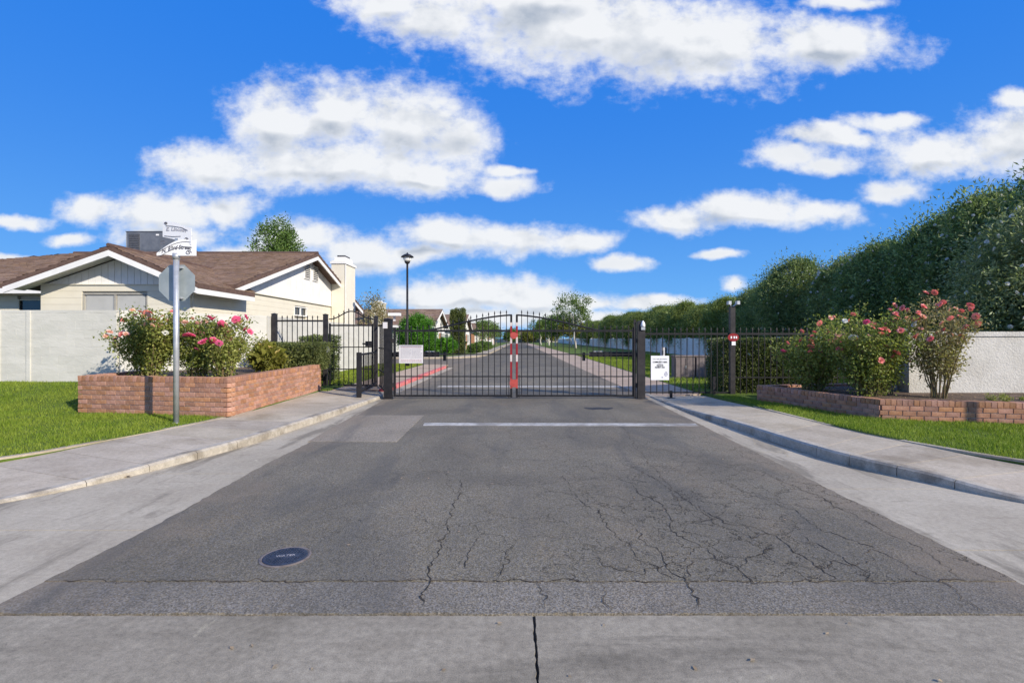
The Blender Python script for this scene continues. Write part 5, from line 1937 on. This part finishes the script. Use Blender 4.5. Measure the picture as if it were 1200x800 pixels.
def hedge_top(y):
    return float(np.interp(y, [14, 16.6, 19.4, 21, 23, 28.8, 33.5, 40, 46, 65, 95, 160], [7.2, 7.2, 7.0, 6.6, 6.1, 6.3, 5.8, 4.85, 4.95, 5.35, 5.65, 5.6]))


ypos = [15.6, 18.2, 21.0, 24.0, 27.2, 30.5, 34.0, 37.8, 42, 46.5, 51, 56, 62, 69, 77, 86, 96, 108, 122, 138]
words = ['nearest big', 'second', 'third', 'fourth', 'fifth', 'sixth', 'seventh', 'eighth', 'ninth', 'tenth', 'eleventh', 'twelfth', 'thirteenth', 'fourteenth', 'fifteenth', 'sixteenth', 'seventeenth', 'eighteenth', 'nineteenth', 'last']
tops = []
trunk_me = MB()
for k in range(6):
    a = k * 1.05
    trunk_me.tube(limb((.15 * math.cos(a), .15 * math.sin(a), -.1), (1.1 * math.cos(a), 1.1 * math.sin(a), 4.2), .04, 5), list(np.linspace(.07, .02, 6)), 6)
trunk_me = trunk_me.mesh('trunk')
trunk_me.materials.append(M['bark'])
for i, y_ in enumerate(ypos):
    H = hedge_top(y_)
    root = thing('oleander', f'{words[i]} oleander of the tall dark hedge along the wall, counted from the near end', 'hedge shrub', (17.3 + ((i * 7) % 5 - 2) * .22, y_ + ((i * 3) % 4 - 1.5) * .25, .1),
                 group='oleanders forming the tall hedge on the right')
    far = 1.0 + max(0, (y_ - 30)) * .012
    o = put('foliage', ole[i % 3] if y_ < 40 else far_me, None, root)
    o.scale = (1.02, 1.0 * far if y_ > 40 else 1.0, H / 6.25 * jit_h[i])
    o.rotation_euler = (0, 0, random.uniform(0, 6.28))
    put('trunk', trunk_me, None, root)
    if y_ < 32:
        for k in range(60):
            a = random.uniform(math.pi * .75, math.pi * 1.55)
            zz = random.uniform(.25, .97)
            rad = 2.0 * math.sqrt(max(0, 1 - (2 * zz - 1) ** 2))
            put('flower', fl_me, None, root, (rad * 1.03 * math.cos(a), rad * 1.03 * math.sin(a), zz * 6.1 * H / 6.25), (R(60), 0, random.uniform(0, 6.28)))
# lighter oleander at the right edge in front of the dark ones
v, f = oleander_mesh(9, 460, 110, .13)
me = np_mesh('foliage', v, f)
root = thing('oleander', 'paler flowering oleander nearest the camera behind the stucco wall', 'hedge shrub', (14.6, 14.0, .1))
o = put('foliage', me, M['leaf_oliv'], root)
o.scale = (1.02, .95, .86)
put('trunk', trunk_me, None, root)
for k in range(70):
    a = random.uniform(math.pi * .8, math.pi * 1.7)
    zz = random.uniform(.15, .97)
    rad = 2.05 * math.sqrt(max(0, 1 - (2 * zz - 1) ** 2))
    put('flower', fl_me, None, root, (rad * 1.04 * math.cos(a), rad * math.sin(a), zz * 5.25), (R(60), 0, random.uniform(0, 6.28)))

# trees
make_tree('tall poplar like tree rising behind the roof of the nearest house', -20.3, 43, 11.6, 1.9, 3.5, leaf='leaf_tree', K=110, per=160, lsize=.20, name='garden_tree', trunk_r=.22, shell=.3, cr=.55)
make_tree('darker tree beside the tall one behind the roof', -22.3, 43, 8.9, 1.6, 3.5, leaf='leaf_dark', K=50, per=150, lsize=.22, name='garden_tree', trunk_r=.18, shell=.3)
make_tree('rust brown leaved tree between the chimney and the far houses', -10.5, 37, 4.6, 1.0, 1.2, leaf='leaf_rust', K=40, per=90, lsize=.14, name='garden_tree', trunk_r=.08)
make_tree('tall airy street tree with a pale crooked trunk on the right verge', 8.9, 79, 8.8, 2.8, 3.0, leaf='leaf_tree', bark='white_bark', K=60, per=85, lsize=.26, lean=-.5, trunk_r=.20, shell=.35, cr=.6)
for x_, y_, h_, r_, lab in ((7.0, 96, 5.8, 2.2, 'small round tree left of the tall airy one on the right verge'), (6.5, 108, 6.1, 2.4, 'whitewashed street tree second from the road end'),
                            (5.6, 124, 6.3, 2.6, 'whitewashed street tree nearest the road end on the right verge'), (9.6, 92, 5.0, 2.2, 'yellow green tree just behind the tall airy one')):
    make_tree(lab, x_, y_, h_, r_, 2.0, leaf='leaf_yellow' if x_ > 9 else 'leaf_tree', bark='white_bark', K=50, per=90, lsize=.30, lean=random.uniform(-.3, .3), trunk_r=.17, group='street trees on the right verge', cr=.55)
for x_, y_, h_, r_, lab in ((-5.3, 78, 4.3, 1.2, 'small street tree in front of the third house on the left'), (-4.8, 92, 4.2, 1.3, 'small street tree before the fourth house on the left'),
                            (-4.9, 116, 3.7, 1.4, 'faraway street tree near the last left house')):
    make_tree(lab, x_, y_, h_, r_, 1.5, K=30, per=55, lsize=.24, trunk_r=.10, group='street trees on the left side', cr=.5)
for x_, y_, h_, r_, lab in ((-2.5, 200, 4.6, 3.5, 'wide tree left of centre at the road end'), (4.5, 202, 4.0, 3.5, 'wide tree right of centre at the road end'), (13, 200, 5, 4.5, 'tree at the road end beside the hedge'),
                            (-12, 196, 8, 4.5, 'tree at the road end behind the last house')):
    make_tree(lab, x_, y_, h_, r_, 1.0, leaf='leaf_yellow' if x_ > 0 else 'leaf_tree', K=60, per=80, lsize=.55, trunk_r=.25, group='trees closing the road end', cr=1.0)
# far bushes on the left
make_shrub('round_bush', 'big bright green rounded bush at the corner across the side street', -8.9, 45, .1, 1.75, 1.6, 3.55, 'leaf_bright', 260, 110, .13, cr=.30)
make_shrub('cypress', 'narrow clipped column shaped cypress in front of the far houses', -5.85, 50, .1, .66, .66, 4.25, 'leaf_hedge', 120, 90, .12, boxy=True, cat='cypress')
for x_, y_, rx_, h_, lab in ((-7.6, 45.5, .9, 1.0, 'low green bush next to the big round bush'), (-6.5, 46, 1.1, 1.6, 'mid green bush left of the cypress foot'), (-4.6, 54, .8, .9, 'low bush right of the cypress foot'),
                             (-4.4, 62, .9, 1.2, 'small bush farther along the left sidewalk'), (-4.3, 70, .8, 1.0, 'small bush by the second far lawn')):
    make_shrub('low_bush', lab, x_, y_, .1, rx_, .8, h_, 'leaf_bright' if x_ < -5 else 'leaf_tree', 60, 80, .11, cr=.22)
# parked car far down the left side
pc = thing('parked_car', 'small white car parked far down the left side of the street', 'car', (-6.6, 112, .10))
bd = MB()
prof = [(-2.2, .35), (-2.2, .85), (-1.3, .95), (-.7, 1.42), (.9, 1.42), (1.5, .98), (2.2, .85), (2.2, .35)]
bd.slab([(-.85, y_, z_) for y_, z_ in prof], (1.7, 0, 0))
bd.build('body', M['sign_white'], pc)
MB().box((0, -1.02, 1.19), (1.4, .02, .36)).build('windscreen', M['dark_glass'], pc)
for sx in (-.8, .8):
    for sy in (-1.4, 1.4):
        MB().tube([(sx - .1, sy, .33), (sx + .1, sy, .33)], .33, 14).build('wheel', M['iron'], pc)

# scattered dry leaves on the pavement
def dry_leaves(name, label, n, x0, x1, y0, y1, z, size):
    p = np.stack([rng.uniform(x0, x1, n), rng.uniform(y0, y1, n), np.full(n, z)], 1)
    v, f = leaf_cloud(p, size, .5, 6.0)
    v[:, 2] = np.maximum(v[:, 2] * .2 + z * .8, z)
    o = put(name, np_mesh(name, v, f), M['leaf_litter'], kind='stuff')
    tag(o, label, 'leaves')
dry_leaves('dry_leaves', 'few scattered dry leaves on the front concrete', 16, -2.4, 2.4, 2.2, 2.85, .006, .035)
dry_leaves('dry_leaves', 'small heap of dark dry leaves lying in the left gutter', 14, -4.55, -4.35, 5.72, 5.84, .012, .07)
dry_leaves('dry_leaves', 'scattered bits of leaf on the asphalt', 60, -3, 3.1, 3.3, 12, .012, .035)
dry_leaves('dry_leaves', 'brown leaf litter on the soil of the right brick planter', 260, 6.3, 9.6, 9.3, 11.9, .436, .06)
dry_leaves('dry_leaves', 'brown leaf litter on the soil of the left brick planter', 140, -8.2, -5.7, 10.1, 13.0, .746, .06)
dry_leaves('dry_leaves', 'small dry leaves along the right gutter under the curb', 40, 3.45, 3.75, 6.5, 11.5, .010, .04)
pw = [o for o in bpy.data.objects if o.name == 'perimeter_wall'][0]
for k_, x_ in enumerate((-11.75, -12.45)):
    MB().box((x_ + 9.65, -.10, 1.12), (.09 if k_ == 0 else .03, .05, 2.02)).build('pilaster', M['block'], pw)
wd = []
for k_ in range(14):
    x_, y_ = random.uniform(8.3, 9.9), random.uniform(8.8, 9.4)
    tuft, out_ = clump_points(3, 40, .10, .08, .05, (x_, y_, .47), .3, .06)
    wd.append(leaf_cloud(tuft, .05, .3, .2, None))
v, f = merge(wd)
o = put('weeds', np_mesh('weeds', v, f), M['leaf_rose'], kind='stuff')
tag(o, 'little green weeds on the soil at the right end of the right brick planter', 'weeds')
